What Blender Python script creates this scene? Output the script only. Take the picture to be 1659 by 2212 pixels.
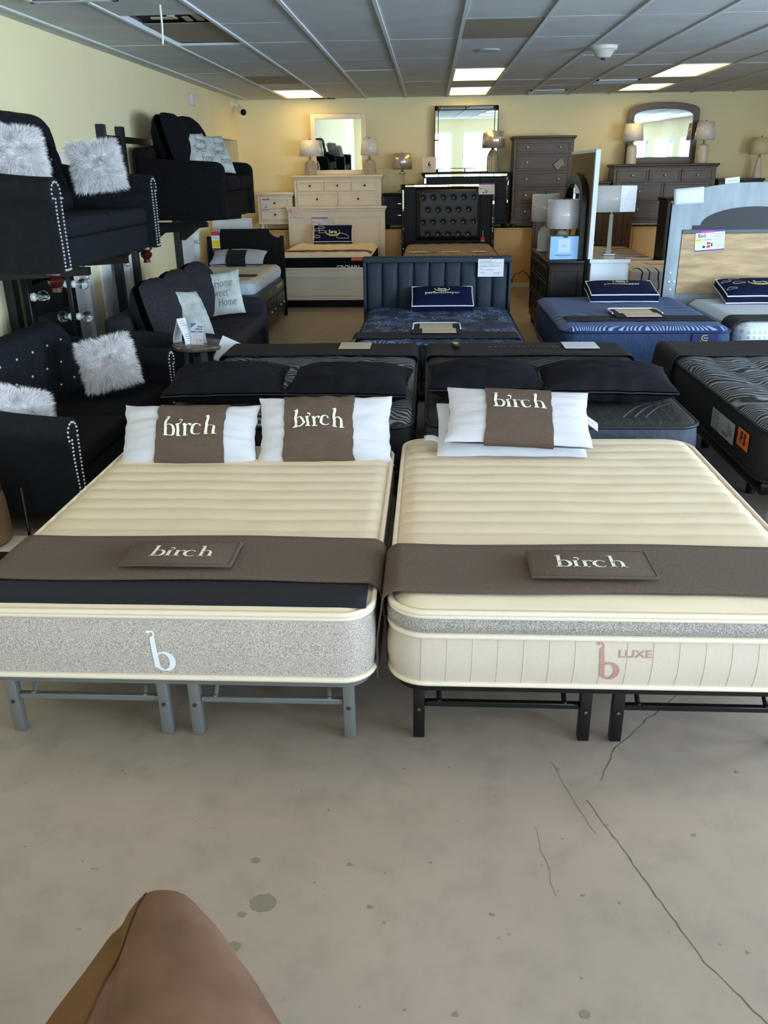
import bpy, bmesh, math, random
from mathutils import Vector, Matrix, Euler, noise
random.seed(7)
for o in list(bpy.data.objects): bpy.data.objects.remove(o)
SC = bpy.context.scene
COL = SC.collection
PI = math.pi

# ------------------------------------------------------------------ camera
FPX, CX, CY = 1800.0, 829.5, 1106.0
VPX, VPY, SLOPE, EYE = 930.0, 365.0, -0.0135, 1.85
def _cam(px, py): return Vector(((px - CX) / FPX, -(py - CY) / FPX, -1.0))
_v = _cam(VPX, VPY).normalized()
_h = _cam(VPX + 1000, VPY + 1000 * SLOPE)
_u = _h.cross(_v).normalized()
_x = _v.cross(_u)
cd = bpy.data.cameras.new('camera')
cd.sensor_fit = 'VERTICAL'; cd.sensor_height = 36.0; cd.lens = 36.0 * FPX / 2212.0
cd.clip_start = 0.05; cd.clip_end = 100
cam = bpy.data.objects.new('camera', cd); COL.objects.link(cam)
M3 = Matrix((_x, _v, _u))
cam.matrix_world = Matrix.Translation((0, 0, EYE)) @ M3.to_4x4()
SC.camera = cam

# ------------------------------------------------------------------ light, exposure
SC.view_settings.view_transform = 'Standard'
SC.view_settings.look = 'None'
SC.view_settings.gamma = 1.0
SC.view_settings.use_curve_mapping = False
SC.view_settings.exposure = -0.12
SC.cycles.use_denoising = True
SC.cycles.max_bounces = 8
SC.cycles.diffuse_bounces = 4
SC.cycles.glossy_bounces = 4
SC.cycles.transmission_bounces = 6
SC.cycles.sample_clamp_indirect = 4.0
W = bpy.data.worlds.new('world'); SC.world = W; W.use_nodes = True
W.node_tree.nodes['Background'].inputs[0].default_value = (0.72, 0.86, 1.0, 1)
W.node_tree.nodes['Background'].inputs[1].default_value = 1.5
WINDOW_POWER, SIDE_POWER, WINDOW_COL = 105.0, 330.0, (0.62, 0.80, 1.0)
PANEL_STRENGTH, PANEL_COL = 4.8, (1.0, 0.70, 0.26)
FRONT_STRENGTH, FRONT_COL = 5.5, (1.0, 0.76, 0.50)
def area(name, loc, rot, sx, sy, power, col):
    l = bpy.data.lights.new(name, 'AREA'); l.shape = 'RECTANGLE'; l.size = sx; l.size_y = sy
    l.energy = power; l.color = col
    o = bpy.data.objects.new(name, l); o.location = loc; o.rotation_euler = rot; COL.objects.link(o); return o
WINX = (-1.9, 0.1, 2.1, 4.1, 6.0)
for wx in WINX:
    area('window_light', (wx, -7.86, 1.45), (PI/2, 0, 0), 1.5, 1.9, WINDOW_POWER, WINDOW_COL)
WINY = (-3.4, -0.6, 2.2, 5.0)
for wy in WINY:
    area('window_light', (6.86, wy, 1.55), (PI/2, 0, PI/2), 1.5, 1.7, SIDE_POWER, WINDOW_COL)
CEILZ = 2.93

# ------------------------------------------------------------------ helpers
def lin(c):
    r = []
    for v in c:
        v = v / 255.0
        r.append(v / 12.92 if v <= 0.04045 else ((v + 0.055) / 1.055) ** 2.4)
    return (r[0], r[1], r[2], 1.0)

MATS = {}
def mat(name, col, rough=0.6, metal=0.0, var=0.0, vscale=8.0, bump=0.0, bscale=120.0, stretch=(1, 1, 1),
        sheen=0.0, coat=0.0, trans=0.0, emit=0.0, spec=None, detail=3.0, alpha=1.0):
    if name in MATS: return MATS[name]
    m = bpy.data.materials.new(name); m.use_nodes = True
    nt = m.node_tree; b = nt.nodes['Principled BSDF']
    c = lin(col)
    b.inputs['Base Color'].default_value = c
    b.inputs['Roughness'].default_value = rough
    b.inputs['Metallic'].default_value = metal
    if spec is not None: b.inputs['Specular IOR Level'].default_value = spec
    if sheen: b.inputs['Sheen Weight'].default_value = sheen
    if coat: b.inputs['Coat Weight'].default_value = coat; b.inputs['Coat Roughness'].default_value = 0.08
    if trans: b.inputs['Transmission Weight'].default_value = trans
    if alpha < 1: b.inputs['Alpha'].default_value = alpha
    if emit:
        b.inputs['Emission Color'].default_value = c; b.inputs['Emission Strength'].default_value = emit
    if var or bump:
        tc = nt.nodes.new('ShaderNodeTexCoord'); mp = nt.nodes.new('ShaderNodeMapping')
        mp.inputs['Scale'].default_value = stretch
        nt.links.new(tc.outputs['Object'], mp.inputs['Vector'])
    if var:
        n = nt.nodes.new('ShaderNodeTexNoise'); n.inputs['Scale'].default_value = vscale; n.inputs['Detail'].default_value = detail
        nt.links.new(mp.outputs['Vector'], n.inputs['Vector'])
        r = nt.nodes.new('ShaderNodeValToRGB')
        r.color_ramp.elements[0].position = 0.3; r.color_ramp.elements[1].position = 0.7
        r.color_ramp.elements[0].color = tuple(v * (1 - var) for v in c[:3]) + (1,)
        r.color_ramp.elements[1].color = tuple(min(1, v * (1 + var)) for v in c[:3]) + (1,)
        nt.links.new(n.outputs['Fac'], r.inputs['Fac']); nt.links.new(r.outputs['Color'], b.inputs['Base Color'])
    if bump:
        n2 = nt.nodes.new('ShaderNodeTexNoise'); n2.inputs['Scale'].default_value = bscale; n2.inputs['Detail'].default_value = 2
        nt.links.new(mp.outputs['Vector'], n2.inputs['Vector'])
        bp = nt.nodes.new('ShaderNodeBump'); bp.inputs['Strength'].default_value = bump; bp.inputs['Distance'].default_value = 0.01
        nt.links.new(n2.outputs['Fac'], bp.inputs['Height']); nt.links.new(bp.outputs['Normal'], b.inputs['Normal'])
    MATS[name] = m
    return m

def wave_mat(name, c1, c2, scale, distort, dscale, rot=0.0, rough=0.8, p0=0.4, p1=0.6, stretch=(1, 1, 1), bump=0.3, mask=0.0):
    """woven stripes that bend: a banded wave pushed around by noise"""
    if name in MATS: return MATS[name]
    m = bpy.data.materials.new(name); m.use_nodes = True
    nt = m.node_tree; b = nt.nodes['Principled BSDF']; b.inputs['Roughness'].default_value = rough
    tc = nt.nodes.new('ShaderNodeTexCoord'); mp = nt.nodes.new('ShaderNodeMapping')
    mp.inputs['Scale'].default_value = stretch; mp.inputs['Rotation'].default_value = (0, 0, rot)
    nt.links.new(tc.outputs['Object'], mp.inputs['Vector'])
    nz = nt.nodes.new('ShaderNodeTexNoise'); nz.inputs['Scale'].default_value = dscale; nz.inputs['Detail'].default_value = 1
    nt.links.new(mp.outputs['Vector'], nz.inputs['Vector'])
    sub = nt.nodes.new('ShaderNodeVectorMath'); sub.operation = 'SUBTRACT'; sub.inputs[1].default_value = (0.5, 0.5, 0.5)
    nt.links.new(nz.outputs['Color'], sub.inputs[0])
    sc = nt.nodes.new('ShaderNodeVectorMath'); sc.operation = 'SCALE'; sc.inputs['Scale'].default_value = distort
    nt.links.new(sub.outputs[0], sc.inputs[0])
    ad = nt.nodes.new('ShaderNodeVectorMath'); ad.operation = 'ADD'
    nt.links.new(mp.outputs['Vector'], ad.inputs[0]); nt.links.new(sc.outputs[0], ad.inputs[1])
    wv = nt.nodes.new('ShaderNodeTexWave'); wv.bands_direction = 'Y'; wv.inputs['Scale'].default_value = scale
    wv.inputs['Distortion'].default_value = 0.0
    nt.links.new(ad.outputs[0], wv.inputs['Vector'])
    r = nt.nodes.new('ShaderNodeValToRGB')
    r.color_ramp.elements[0].position = p0; r.color_ramp.elements[1].position = p1
    r.color_ramp.elements[0].color = lin(c1); r.color_ramp.elements[1].color = lin(c2)
    nt.links.new(wv.outputs['Fac'], r.inputs['Fac']); nt.links.new(r.outputs['Color'], b.inputs['Base Color'])
    if mask:
        n3 = nt.nodes.new('ShaderNodeTexNoise'); n3.inputs['Scale'].default_value = mask; n3.inputs['Detail'].default_value = 1
        nt.links.new(mp.outputs['Vector'], n3.inputs['Vector'])
        r3 = nt.nodes.new('ShaderNodeValToRGB'); r3.color_ramp.elements[0].position = 0.42; r3.color_ramp.elements[1].position = 0.58
        nt.links.new(n3.outputs['Fac'], r3.inputs['Fac'])
        mx = nt.nodes.new('ShaderNodeMix'); mx.data_type = 'RGBA'
        nt.links.new(r3.outputs['Color'], mx.inputs[0]); mx.inputs[6].default_value = lin(c1)
        nt.links.new(r.outputs['Color'], mx.inputs[7]); nt.links.new(mx.outputs[2], b.inputs['Base Color'])
    if bump:
        bp = nt.nodes.new('ShaderNodeBump'); bp.inputs['Strength'].default_value = bump; bp.inputs['Distance'].default_value = 0.01
        nt.links.new(wv.outputs['Fac'], bp.inputs['Height']); nt.links.new(bp.outputs['Normal'], b.inputs['Normal'])
    MATS[name] = m
    return m

def speckle_mat(name, c1, c2, scale, rough=0.9, bump=0.5):
    if name in MATS: return MATS[name]
    m = mat(name, c1, rough)
    nt = m.node_tree; b = nt.nodes['Principled BSDF']
    tc = nt.nodes.new('ShaderNodeTexCoord')
    n = nt.nodes.new('ShaderNodeTexNoise'); n.inputs['Scale'].default_value = scale; n.inputs['Detail'].default_value = 2
    nt.links.new(tc.outputs['Object'], n.inputs['Vector'])
    r = nt.nodes.new('ShaderNodeValToRGB'); r.color_ramp.elements[0].position = 0.4; r.color_ramp.elements[1].position = 0.6
    r.color_ramp.elements[0].color = lin(c1); r.color_ramp.elements[1].color = lin(c2)
    nt.links.new(n.outputs['Fac'], r.inputs['Fac']); nt.links.new(r.outputs['Color'], b.inputs['Base Color'])
    bp = nt.nodes.new('ShaderNodeBump'); bp.inputs['Strength'].default_value = bump; bp.inputs['Distance'].default_value = 0.004
    nt.links.new(n.outputs['Fac'], bp.inputs['Height']); nt.links.new(bp.outputs['Normal'], b.inputs['Normal'])
    return m

class MB:
    """collects faces for ONE mesh object"""
    def __init__(s): s.v = []; s.f = []; s.mi = []
    def raw(s, vs, fs, mi=0, M=None):
        o = len(s.v)
        for v in vs:
            v = Vector(v)
            s.v.append(M @ v if M is not None else v)
        for f in fs: s.f.append([i + o for i in f]); s.mi.append(mi)
        return s
    def bm(s, b, mi=0, M=None):
        b.verts.index_update()
        s.raw([v.co.copy() for v in b.verts], [[v.index for v in f.verts] for f in b.faces], mi, M); b.free(); return s
    def box(s, x0, x1, y0, y1, z0, z1, bev=0.0, seg=2, mi=0, M=None):
        b = bmesh.new()
        bmesh.ops.create_cube(b, size=1.0)
        for v in b.verts:
            v.co = Vector(((x0 + x1) / 2 + v.co.x * (x1 - x0), (y0 + y1) / 2 + v.co.y * (y1 - y0), (z0 + z1) / 2 + v.co.z * (z1 - z0)))
        if bev > 0:
            bev = min(bev, 0.49 * min(abs(x1 - x0), abs(y1 - y0), abs(z1 - z0)))
            bmesh.ops.bevel(b, geom=b.edges[:], offset=bev, segments=seg, profile=0.5, affect='EDGES')
        return s.bm(b, mi, M)
    def lathe(s, prof, n=24, c=(0, 0, 0), mi=0, M=None, cap=True):
        vs = []; fs = []
        for r, z in prof:
            for k in range(n):
                a = 2 * PI * k / n
                vs.append((c[0] + r * math.cos(a), c[1] + r * math.sin(a), c[2] + z))
        for i in range(len(prof) - 1):
            for k in range(n):
                fs.append((i * n + k, i * n + (k + 1) % n, (i + 1) * n + (k + 1) % n, (i + 1) * n + k))
        if cap:
            fs.append(tuple(reversed(range(n)))); fs.append(tuple(range((len(prof) - 1) * n, len(prof) * n)))
        return s.raw(vs, fs, mi, M)
    def tube(s, pts, r, n=8, closed=False, mi=0, M=None):
        pts = [Vector(p) for p in pts]; N = len(pts); vs = []; fs = []
        up = Vector((0, 0, 1))
        for i, p in enumerate(pts):
            a = pts[(i - 1) % N] if (closed or i > 0) else p
            b = pts[(i + 1) % N] if (closed or i < N - 1) else p
            t = (b - a).normalized() if (b - a).length > 1e-9 else Vector((1, 0, 0))
            q = up if abs(t.dot(up)) < 0.95 else Vector((1, 0, 0))
            e1 = t.cross(q).normalized(); e2 = e1.cross(t)
            rr = r[i] if isinstance(r, (list, tuple)) else r
            for k in range(n):
                w = 2 * PI * k / n
                vs.append(p + e1 * (rr * math.cos(w)) + e2 * (rr * math.sin(w)))
        for i in range(N if closed else N - 1):
            j = (i + 1) % N
            for k in range(n):
                fs.append((i * n + k, i * n + (k + 1) % n, j * n + (k + 1) % n, j * n + k))
        if not closed:
            fs.append(tuple(reversed(range(n)))); fs.append(tuple(range((N - 1) * n, N * n)))
        return s.raw(vs, fs, mi, M)
    def grid(s, fn, nu, nv, mi=0, M=None, cu=False, flip=False):
        vs = []; fs = []
        for j in range(nv + 1):
            for i in range(nu + 1):
                vs.append(fn(i / nu, j / nv))
        for j in range(nv):
            for i in range(nu):
                a = j * (nu + 1) + i
                q = (a, a + 1, a + nu + 2, a + nu + 1)
                fs.append(tuple(reversed(q)) if flip else q)
        return s.raw(vs, fs, mi, M)
    def prism(s, out, d0, d1, axis='y', mi=0, M=None):
        """outline (a, b) extruded: axis y -> (a, d, b); x -> (d, a, b); z -> (a, b, d)"""
        n = len(out)
        def P(a, b, d): return (a, d, b) if axis == 'y' else ((d, a, b) if axis == 'x' else (a, b, d))
        vs = [P(a, b, d0) for a, b in out] + [P(a, b, d1) for a, b in out]
        fs = [tuple(range(n)), tuple(reversed(range(n, 2 * n)))]
        for k in range(n): fs.append((k, k + n, (k + 1) % n + n, (k + 1) % n))
        return s.raw(vs, fs, mi, M)
    def ball(s, c, r, n=12, mi=0, sz=1.0, M=None):
        m = max(4, n // 2)
        prof = [(max(1e-4, r * math.sin(PI * i / m)), -r * sz * math.cos(PI * i / m)) for i in range(m + 1)]
        return s.lathe(prof, n, c, mi, M)

def link(name, mb, mats, parent=None, smooth=40, solid=0.0):
    me = bpy.data.meshes.new(name)
    me.from_pydata([tuple(v) for v in mb.v], [], mb.f)
    if not isinstance(mats, (list, tuple)): mats = [mats]
    for m in mats: me.materials.append(m)
    for p, i in zip(me.polygons, mb.mi): p.material_index = min(i, len(mats) - 1)
    b = bmesh.new(); b.from_mesh(me); bmesh.ops.recalc_face_normals(b, faces=b.faces[:]); b.to_mesh(me); b.free()
    if smooth:
        for p in me.polygons: p.use_smooth = True
        me.set_sharp_from_angle(angle=math.radians(smooth))
    o = bpy.data.objects.new(name, me); COL.objects.link(o)
    if parent is not None: o.parent = parent
    if solid:
        md = o.modifiers.new('thickness', 'SOLIDIFY'); md.thickness = solid; md.offset = 1.0
    return o
def tag(o, label, cat, group=None):
    o['label'] = label; o['category'] = cat
    if group: o['group'] = group
    return o
def thing(name, label, cat, loc=(0, 0, 0), rot=(0, 0, 0), group=None):
    o = bpy.data.objects.new(name, None); COL.objects.link(o); o.empty_display_size = 0.05
    o.location = loc; o.rotation_euler = rot
    return tag(o, label, cat, group)
def struct(name, mb, m, parent=None, smooth=40):
    o = link(name, mb, m, parent, smooth)
    if parent is None: o['kind'] = 'structure'
    return o
def dup(root, loc, rot=None, label=None, group=None):
    def cp(o, par):
        c = o.copy(); COL.objects.link(c)
        if par is not None: c.parent = par
        for ch in o.children: cp(ch, c)
        return c
    r = cp(root, None); r.location = loc
    if rot is not None: r.rotation_euler = rot
    if label: r['label'] = label
    if group: r['group'] = group
    return r

def textmesh(s, size, align='CENTER', bold=0.0):
    cu = bpy.data.curves.new('text', 'FONT'); cu.body = s; cu.size = size; cu.align_x = align; cu.align_y = 'CENTER'; cu.offset = bold
    cu.resolution_u = 3
    o = bpy.data.objects.new('text', cu); COL.objects.link(o)
    dg = bpy.context.evaluated_depsgraph_get(); dg.update()
    me = bpy.data.meshes.new_from_object(o.evaluated_get(dg))
    vs = [v.co.copy() for v in me.vertices]; fs = [list(p.vertices) for p in me.polygons]
    bpy.data.objects.remove(o); bpy.data.curves.remove(cu); bpy.data.meshes.remove(me)
    return vs, fs
def text(mb, s, size, x=0, y=0, z=0.0, mi=0, align='CENTER', bold=0.0, M=None, sx=1.0, rot=0.0):
    vs, fs = textmesh(s, size, align, bold)
    c, q = math.cos(rot), math.sin(rot)
    return mb.raw([(x + (v.x * sx) * c - v.y * q, y + (v.x * sx) * q + v.y * c, z) for v in vs], fs, mi, M)

# hand-drawn strokes with width, for lettering that is not in the built-in font
def ribbon(mb, pts, fn, mi=0):
    """pts: (x, y, width); fn maps flat (x, y) onto the surface"""
    n = len(pts); vs = []; fs = []
    for i in range(n):
        x, y, w = pts[i]
        a = pts[max(0, i - 1)]; b = pts[min(n - 1, i + 1)]
        dx, dy = b[0] - a[0], b[1] - a[1]; L = math.hypot(dx, dy) or 1
        nx, ny = -dy / L, dx / L
        vs.append(fn(x + nx * w / 2, y + ny * w / 2)); vs.append(fn(x - nx * w / 2, y - ny * w / 2))
    for i in range(n - 1): fs.append((2 * i, 2 * i + 1, 2 * i + 3, 2 * i + 2))
    mb.raw(vs, fs, mi)
def seg(x0, y0, w0, x1, y1, w1, n=6):
    return [(x0 + (x1 - x0) * k / n, y0 + (y1 - y0) * k / n, w0 + (w1 - w0) * k / n) for k in range(n + 1)]
def arc(cx, cy, rx, ry, a0, a1, wf, n=22):
    r = []
    for k in range(n + 1):
        a = math.radians(a0 + (a1 - a0) * k / n); r.append((cx + rx * math.cos(a), cy + ry * math.sin(a), wf(a)))
    return r
def serif_word():
    S = []
    thick, thin = 0.21, 0.06
    # b
    S.append(seg(0.36, 1.72, 0.20, 0.30, 0.10, 0.20, 10)); S.append(seg(0.12, 1.66, 0.05, 0.45, 1.74, 0.10))
    S.append(seg(0.04, 0.03, 0.05, 0.45, 0.06, 0.12))
    S.append(arc(0.66, 0.50, 0.40, 0.47, -150, 150, lambda a: thin + (thick - thin) * max(0, math.cos(a)) ** 1.2, 28))
    # i with its hooked dot
    S.append(seg(1.44, 0.0, thick, 1.44, 0.98, thick * 0.9, 8)); S.append(seg(1.22, 0.03, 0.06, 1.68, 0.03, 0.06)); S.append(seg(1.26, 0.92, 0.07, 1.5, 0.98, 0.07))
    S.append(arc(1.55, 1.18, 0.17, 0.20, -110, 140, lambda a: 0.05 + 0.07 * max(0, math.sin(a)), 16))
    # r
    S.append(seg(2.06, 0.0, thick, 2.06, 0.98, thick * 0.9, 8)); S.append(seg(1.84, 0.03, 0.06, 2.36, 0.03, 0.06)); S.append(seg(1.88, 0.92, 0.07, 2.1, 0.98, 0.07))
    S.append(arc(2.40, 0.66, 0.26, 0.28, 150, 40, lambda a: thin + 0.16 * max(0, math.cos(a)), 12))
    # c
    S.append(arc(3.12, 0.49, 0.43, 0.47, 48, 318, lambda a: thin + (thick - thin) * max(0, -math.cos(a)) ** 1.1, 28))
    S.append(seg(3.32, 0.80, 0.12, 3.44, 0.82, 0.14, 3))
    # h
    S.append(seg(3.96, 0.0, thick, 3.96, 1.72, thick * 0.9, 10)); S.append(seg(3.72, 1.64, 0.05, 4.02, 1.74, 0.09)); S.append(seg(3.74, 0.03, 0.06, 4.2, 0.03, 0.06))
    S.append(arc(4.32, 0.62, 0.30, 0.34, 175, 5, lambda a: thin + 0.10 * max(0, math.cos(a)), 14)); S.append(seg(4.62, 0.66, 0.19, 4.62, 0.0, thick, 6)); S.append(seg(4.40, 0.03, 0.06, 4.88, 0.03, 0.06))
    return [[((x - 2.44) * 0.95, y - 0.8, w * 1.15) for x, y, w in st] for st in S]
WORD = serif_word()
def serif_b():
    return [seg(-0.10, 1.55, 0.19, -0.02, 0.15, 0.23, 12), arc(-0.17, 1.66, 0.15, 0.13, 150, -70, lambda a: 0.07 + 0.09 * max(0, -math.cos(a)), 12),
            seg(-0.16, 1.18, 0.04, -0.02, 1.20, 0.10, 3), seg(-0.05, 0.22, 0.16, 0.18, 0.03, 0.10, 5),
            arc(0.25, 0.44, 0.36, 0.42, -120, 140, lambda a: 0.08 + 0.17 * max(0, math.cos(a)) ** 1.2, 26)]

def rr_outline(w, l, r, n=8, infl=0.0):
    """rounded rectangle centred on the origin, anticlockwise"""
    w2, l2 = w / 2 + infl, l / 2 + infl; r = r + infl
    pts = []
    per = max(6, int(l / 0.12)); pex = max(6, int(w / 0.12))
    def line(a, b, k):
        for i in range(1, k): pts.append((a[0] + (b[0] - a[0]) * i / k, a[1] + (b[1] - a[1]) * i / k))
    cs = [(w2 - r, -l2 + r, -90), (w2 - r, l2 - r, 0), (-w2 + r, l2 - r, 90), (-w2 + r, -l2 + r, 180)]
    for q, (cx_, cy_, a0) in enumerate(cs):
        for k in range(n + 1):
            a = math.radians(a0 + 90 * k / n); pts.append((cx_ + r * math.cos(a), cy_ + r * math.sin(a)))
        nx = cs[(q + 1) % 4]; a = math.radians(nx[2])
        line(pts[-1], (nx[0] + r * math.cos(a), nx[1] + r * math.sin(a)), per if q in (0, 2) else pex)
    return pts
def sd_rr(x, y, w, l, r):
    qx, qy = abs(x) - w / 2 + r, abs(y) - l / 2 + r
    return -(math.hypot(max(qx, 0), max(qy, 0)) + min(max(qx, qy), 0) - r)
def corner_pull(x, y, w, l, r):
    ax, ay = abs(x) - (w / 2 - r), abs(y) - (l / 2 - r)
    if ax > 0 and ay > 0:
        a, b = ax / r, ay / r; k = max(a, b) / math.hypot(a, b)
        return (math.copysign(w / 2 - r + a * k * r, x), math.copysign(l / 2 - r + b * k * r, y))
    return x, y

def mattress(name, label, loc, w, l, h, r, topm, sidem, pipem, quilt=None, nx=40, ny=50, crown=0.03, shoulder=0.07,
             bands=None, pipes=None, rot=0.0, group=None, bulge=0.012, cat='mattress'):
    """top panel, side border bands and piping are parts of one mattress"""
    t = thing(name, label, cat, loc, (0, 0, rot), group)
    he = h - crown
    mb = MB()
    def top(u, v):
        x, y = (u - 0.5) * w, (v - 0.5) * l
        x, y = corner_pull(x, y, w, l, r)
        d = max(0.0, sd_rr(x, y, w, l, r))
        z = he + crown * math.sqrt(max(0, 1 - (1 - min(1, d / shoulder)) ** 2))
        if quilt: z += quilt(x, y) * min(1, d / 0.05)
        return (x, y, z)
    mb.grid(top, nx, ny)
    link('top_panel', mb, topm, t, 60)
    bands = bands or [(0.0, he, sidem)]
    for (z0, z1, m) in bands:
        b = MB(); k = 5; vs = []; fs = []; n = 0
        for i in range(k + 1):
            f = i / k; ring = rr_outline(w, l, r, 8, bulge * math.sin(PI * f))
            n = len(ring)
            vs += [(x, y, z0 + (z1 - z0) * f) for x, y in ring]
        for i in range(k):
            for j in range(n): fs.append((i * n + j, i * n + (j + 1) % n, (i + 1) * n + (j + 1) % n, (i + 1) * n + j))
        if z0 == 0.0: fs.append(tuple(reversed(range(n))))
        b.raw(vs, fs); link('border', b, m, t, 50)
    for z, pr in (pipes if pipes is not None else [(0.012, 0.009), (he, 0.010)]):
        b = MB(); b.tube([(x, y, z) for x, y in rr_outline(w, l, r, 8, 0.004)], pr, 8, True); link('piping', b, pipem, t, 60)
    return t

def pillow_fn(w, d, t, seed=0, wr=0.0, ear=0.06, edge=0.0, p=2.4):
    """surface of a soft pillow: (u, v) in -1..1, side +1 top / -1 bottom"""
    off = Vector((seed * 3.7, seed * 1.9, 0))
    def S(u, v, side):
        x = w / 2 * u * (1 - ear * (1 - v * v)); y = d / 2 * v * (1 - ear * (1 - u * u))
        z = edge + (t / 2 - edge) * ((1 - abs(u) ** p) * (1 - abs(v) ** p)) ** 0.55
        if wr:
            q = noise.noise(Vector((u * 1.6, v * 5.0, side * 2.0)) + off)
            z += wr * q * (1 - abs(u) ** 6) * (1 - abs(v) ** 6)
            x += wr * 0.6 * noise.noise(Vector((v * 4, side, 7)) + off); y += wr * 0.6 * noise.noise(Vector((u * 4, 3, 9)) + off)
        return Vector((x, y, side * z))
    return S
def pillow_mesh(S, n=26, m=20, edge=0.0):
    mb = MB()
    mb.grid(lambda a, b: S(2 * a - 1, 2 * b - 1, 1), n, m)
    mb.grid(lambda a, b: S(2 * a - 1, 2 * b - 1, -1), n, m, flip=True)
    if edge:
        for fn in (lambda a, b: S(2 * a - 1, -1, 2 * b - 1), lambda a, b: S(1, 2 * a - 1, 2 * b - 1), lambda a, b: S(1 - 2 * a, 1, 2 * b - 1), lambda a, b: S(-1, 1 - 2 * a, 2 * b - 1)):
            mb.grid(fn, n, 2)
    return mb
def off_surf(S, side, e):
    def N(u, v):
        h = 0.02
        p = S(u, v, side); a = S(min(1, u + h), v, side) - S(max(-1, u - h), v, side); b = S(u, min(1, v + h), side) - S(u, max(-1, v - h), side)
        n = a.cross(b)
        n = n.normalized() if n.length > 1e-9 else Vector((0, 0, side))
        if n.z * side < 0: n = -n
        return p + n * e
    return N
def scribble(mb, x0, x1, y, h, mi, n=None, z=0.0012):
    """a line of small handwriting, too far to read: a wavering pen stroke"""
    n = n or max(6, int((x1 - x0) / h * 3)); pts = []
    for k in range(n + 1):
        pts.append((x0 + (x1 - x0) * k / n, y + h * 0.5 * (random.random() - 0.5) * 1.6, h * 0.16))
    ribbon(mb, pts, lambda x, y: (x, y, z), mi)
def rect(mb, x0, x1, y0, y1, mi, z=0.001): mb.raw([(x0, y0, z), (x1, y0, z), (x1, y1, z), (x0, y1, z)], [(0, 1, 2, 3)], mi)

# ------------------------------------------------------------------ materials
YEL = mat('yellow_wall_paint', (239, 226, 183), 0.85, var=0.03, vscale=1.5, bump=0.05, bscale=60)
CEIL = mat('ceiling_tile', (196, 202, 204), 0.95, var=0.06, vscale=3, bump=0.25, bscale=180)
TBAR = mat('ceiling_bar', (214, 220, 222), 0.6)
GREYTILE = mat('grey_panel', (150, 140, 122), 0.8, var=0.05, vscale=4)
WHITEP = mat('white_paint', (236, 234, 226), 0.45, var=0.02, vscale=3)
DOORW = mat('white_door_paint', (226, 232, 238), 0.4)
CREAMF = mat('cream_furniture', (238, 226, 204), 0.42, var=0.03, vscale=4)
BLACKM = mat('black_metal', (16, 16, 17), 0.35, metal=0.3)
GREYM = mat('grey_metal', (112, 114, 113), 0.42, metal=0.3)
CHROME = mat('chrome', (225, 225, 225), 0.25, metal=0.55)
NICKEL = mat('nickel_knob', (215, 208, 196), 0.3, metal=0.45)
DARKKNOB = mat('dark_knob', (70, 62, 55), 0.3, metal=0.8)
MIRROR = mat('mirror_glass', (225, 232, 230), 0.015, metal=1.0)
BROWNW = mat('brown_wood', (84, 65, 50), 0.42, var=0.28, vscale=3.0, stretch=(1, 8, 14), detail=6)
ESPR = mat('espresso_wood', (34, 27, 25), 0.4, spec=0.25, var=0.2, vscale=3.0, stretch=(1, 8, 14), detail=5)
BLKWOOD = mat('black_lacquer', (11, 10, 11), 0.4, spec=0.2)
OAK = mat('light_oak', (186, 156, 114), 0.55, var=0.34, vscale=2.2, stretch=(1.2, 6, 7), detail=9)
GREYWOOD = mat('grey_wood', (150, 163, 172), 0.5, var=0.14, vscale=3, stretch=(5, 5, 1), detail=6)
LEDGE = mat('tan_ledge_paint', (224, 182, 122), 0.55, var=0.04, vscale=2)
SLATE = mat('slate_wood', (52, 60, 66), 0.4, var=0.1, vscale=3, stretch=(1, 6, 12))
BLKFAB = mat('black_fabric', (19, 19, 22), 0.95, var=0.25, vscale=30, bump=0.3, bscale=400, spec=0.15)
BLKSOFA = mat('black_tufted_fabric', (21, 25, 31), 0.9, var=0.2, vscale=25, bump=0.25, bscale=400, spec=0.2)
CHARC = mat('charcoal_fabric', (48, 47, 52), 0.95, var=0.2, vscale=40, bump=0.4, bscale=350, spec=0.2)
NAVYFAB = mat('slate_navy_upholstery', (36, 48, 60), 0.75, var=0.1, vscale=30, bump=0.25, bscale=350)
NAVYPIL = mat('navy_pillow', (11, 20, 56), 0.85, var=0.15, vscale=20, bump=0.2, bscale=300, spec=0.2)
BLKPIL = mat('black_pillow_cotton', (17, 19, 27), 0.85, var=0.2, vscale=14, bump=0.3, bscale=40, spec=0.2)
WHTPIL = mat('white_cotton', (192, 193, 200), 0.85, var=0.03, vscale=10, bump=0.45, bscale=14, stretch=(0.6, 1.6, 1))
LINEN = mat('brown_linen', (92, 76, 64), 0.92, var=0.28, vscale=160, stretch=(3, 0.5, 1), bump=0.5, bscale=500, detail=4)
CREAMT = mat('cream_ticking', (214, 199, 174), 0.8, var=0.02, vscale=6, bump=0.06, bscale=200)
CREAMS = mat('cream_side_cloth', (200, 186, 169), 0.8, var=0.02, vscale=8, bump=0.1, bscale=150)
CREAMP = mat('cream_piping', (226, 213, 192), 0.7)
GREYSPK = speckle_mat('grey_speckled_knit', (152, 141, 135), (206, 196, 187), 300)
GREYSPK2 = speckle_mat('grey_band_knit', (112, 112, 112), (188, 180, 168), 320)
NAVYSTRIP = mat('navy_strip_cloth', (12, 14, 26), 0.92, var=0.15, vscale=60, bump=0.2, bscale=500)
THREAD = mat('silver_embroidery', (232, 230, 216), 0.45, bump=0.3, bscale=300)
WTHREAD = mat('white_embroidery', (232, 236, 244), 0.5)
YTHREAD = mat('yellow_embroidery', (226, 204, 96), 0.5)
PINKT = mat('rose_embroidery', (176, 132, 116), 0.6)
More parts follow.
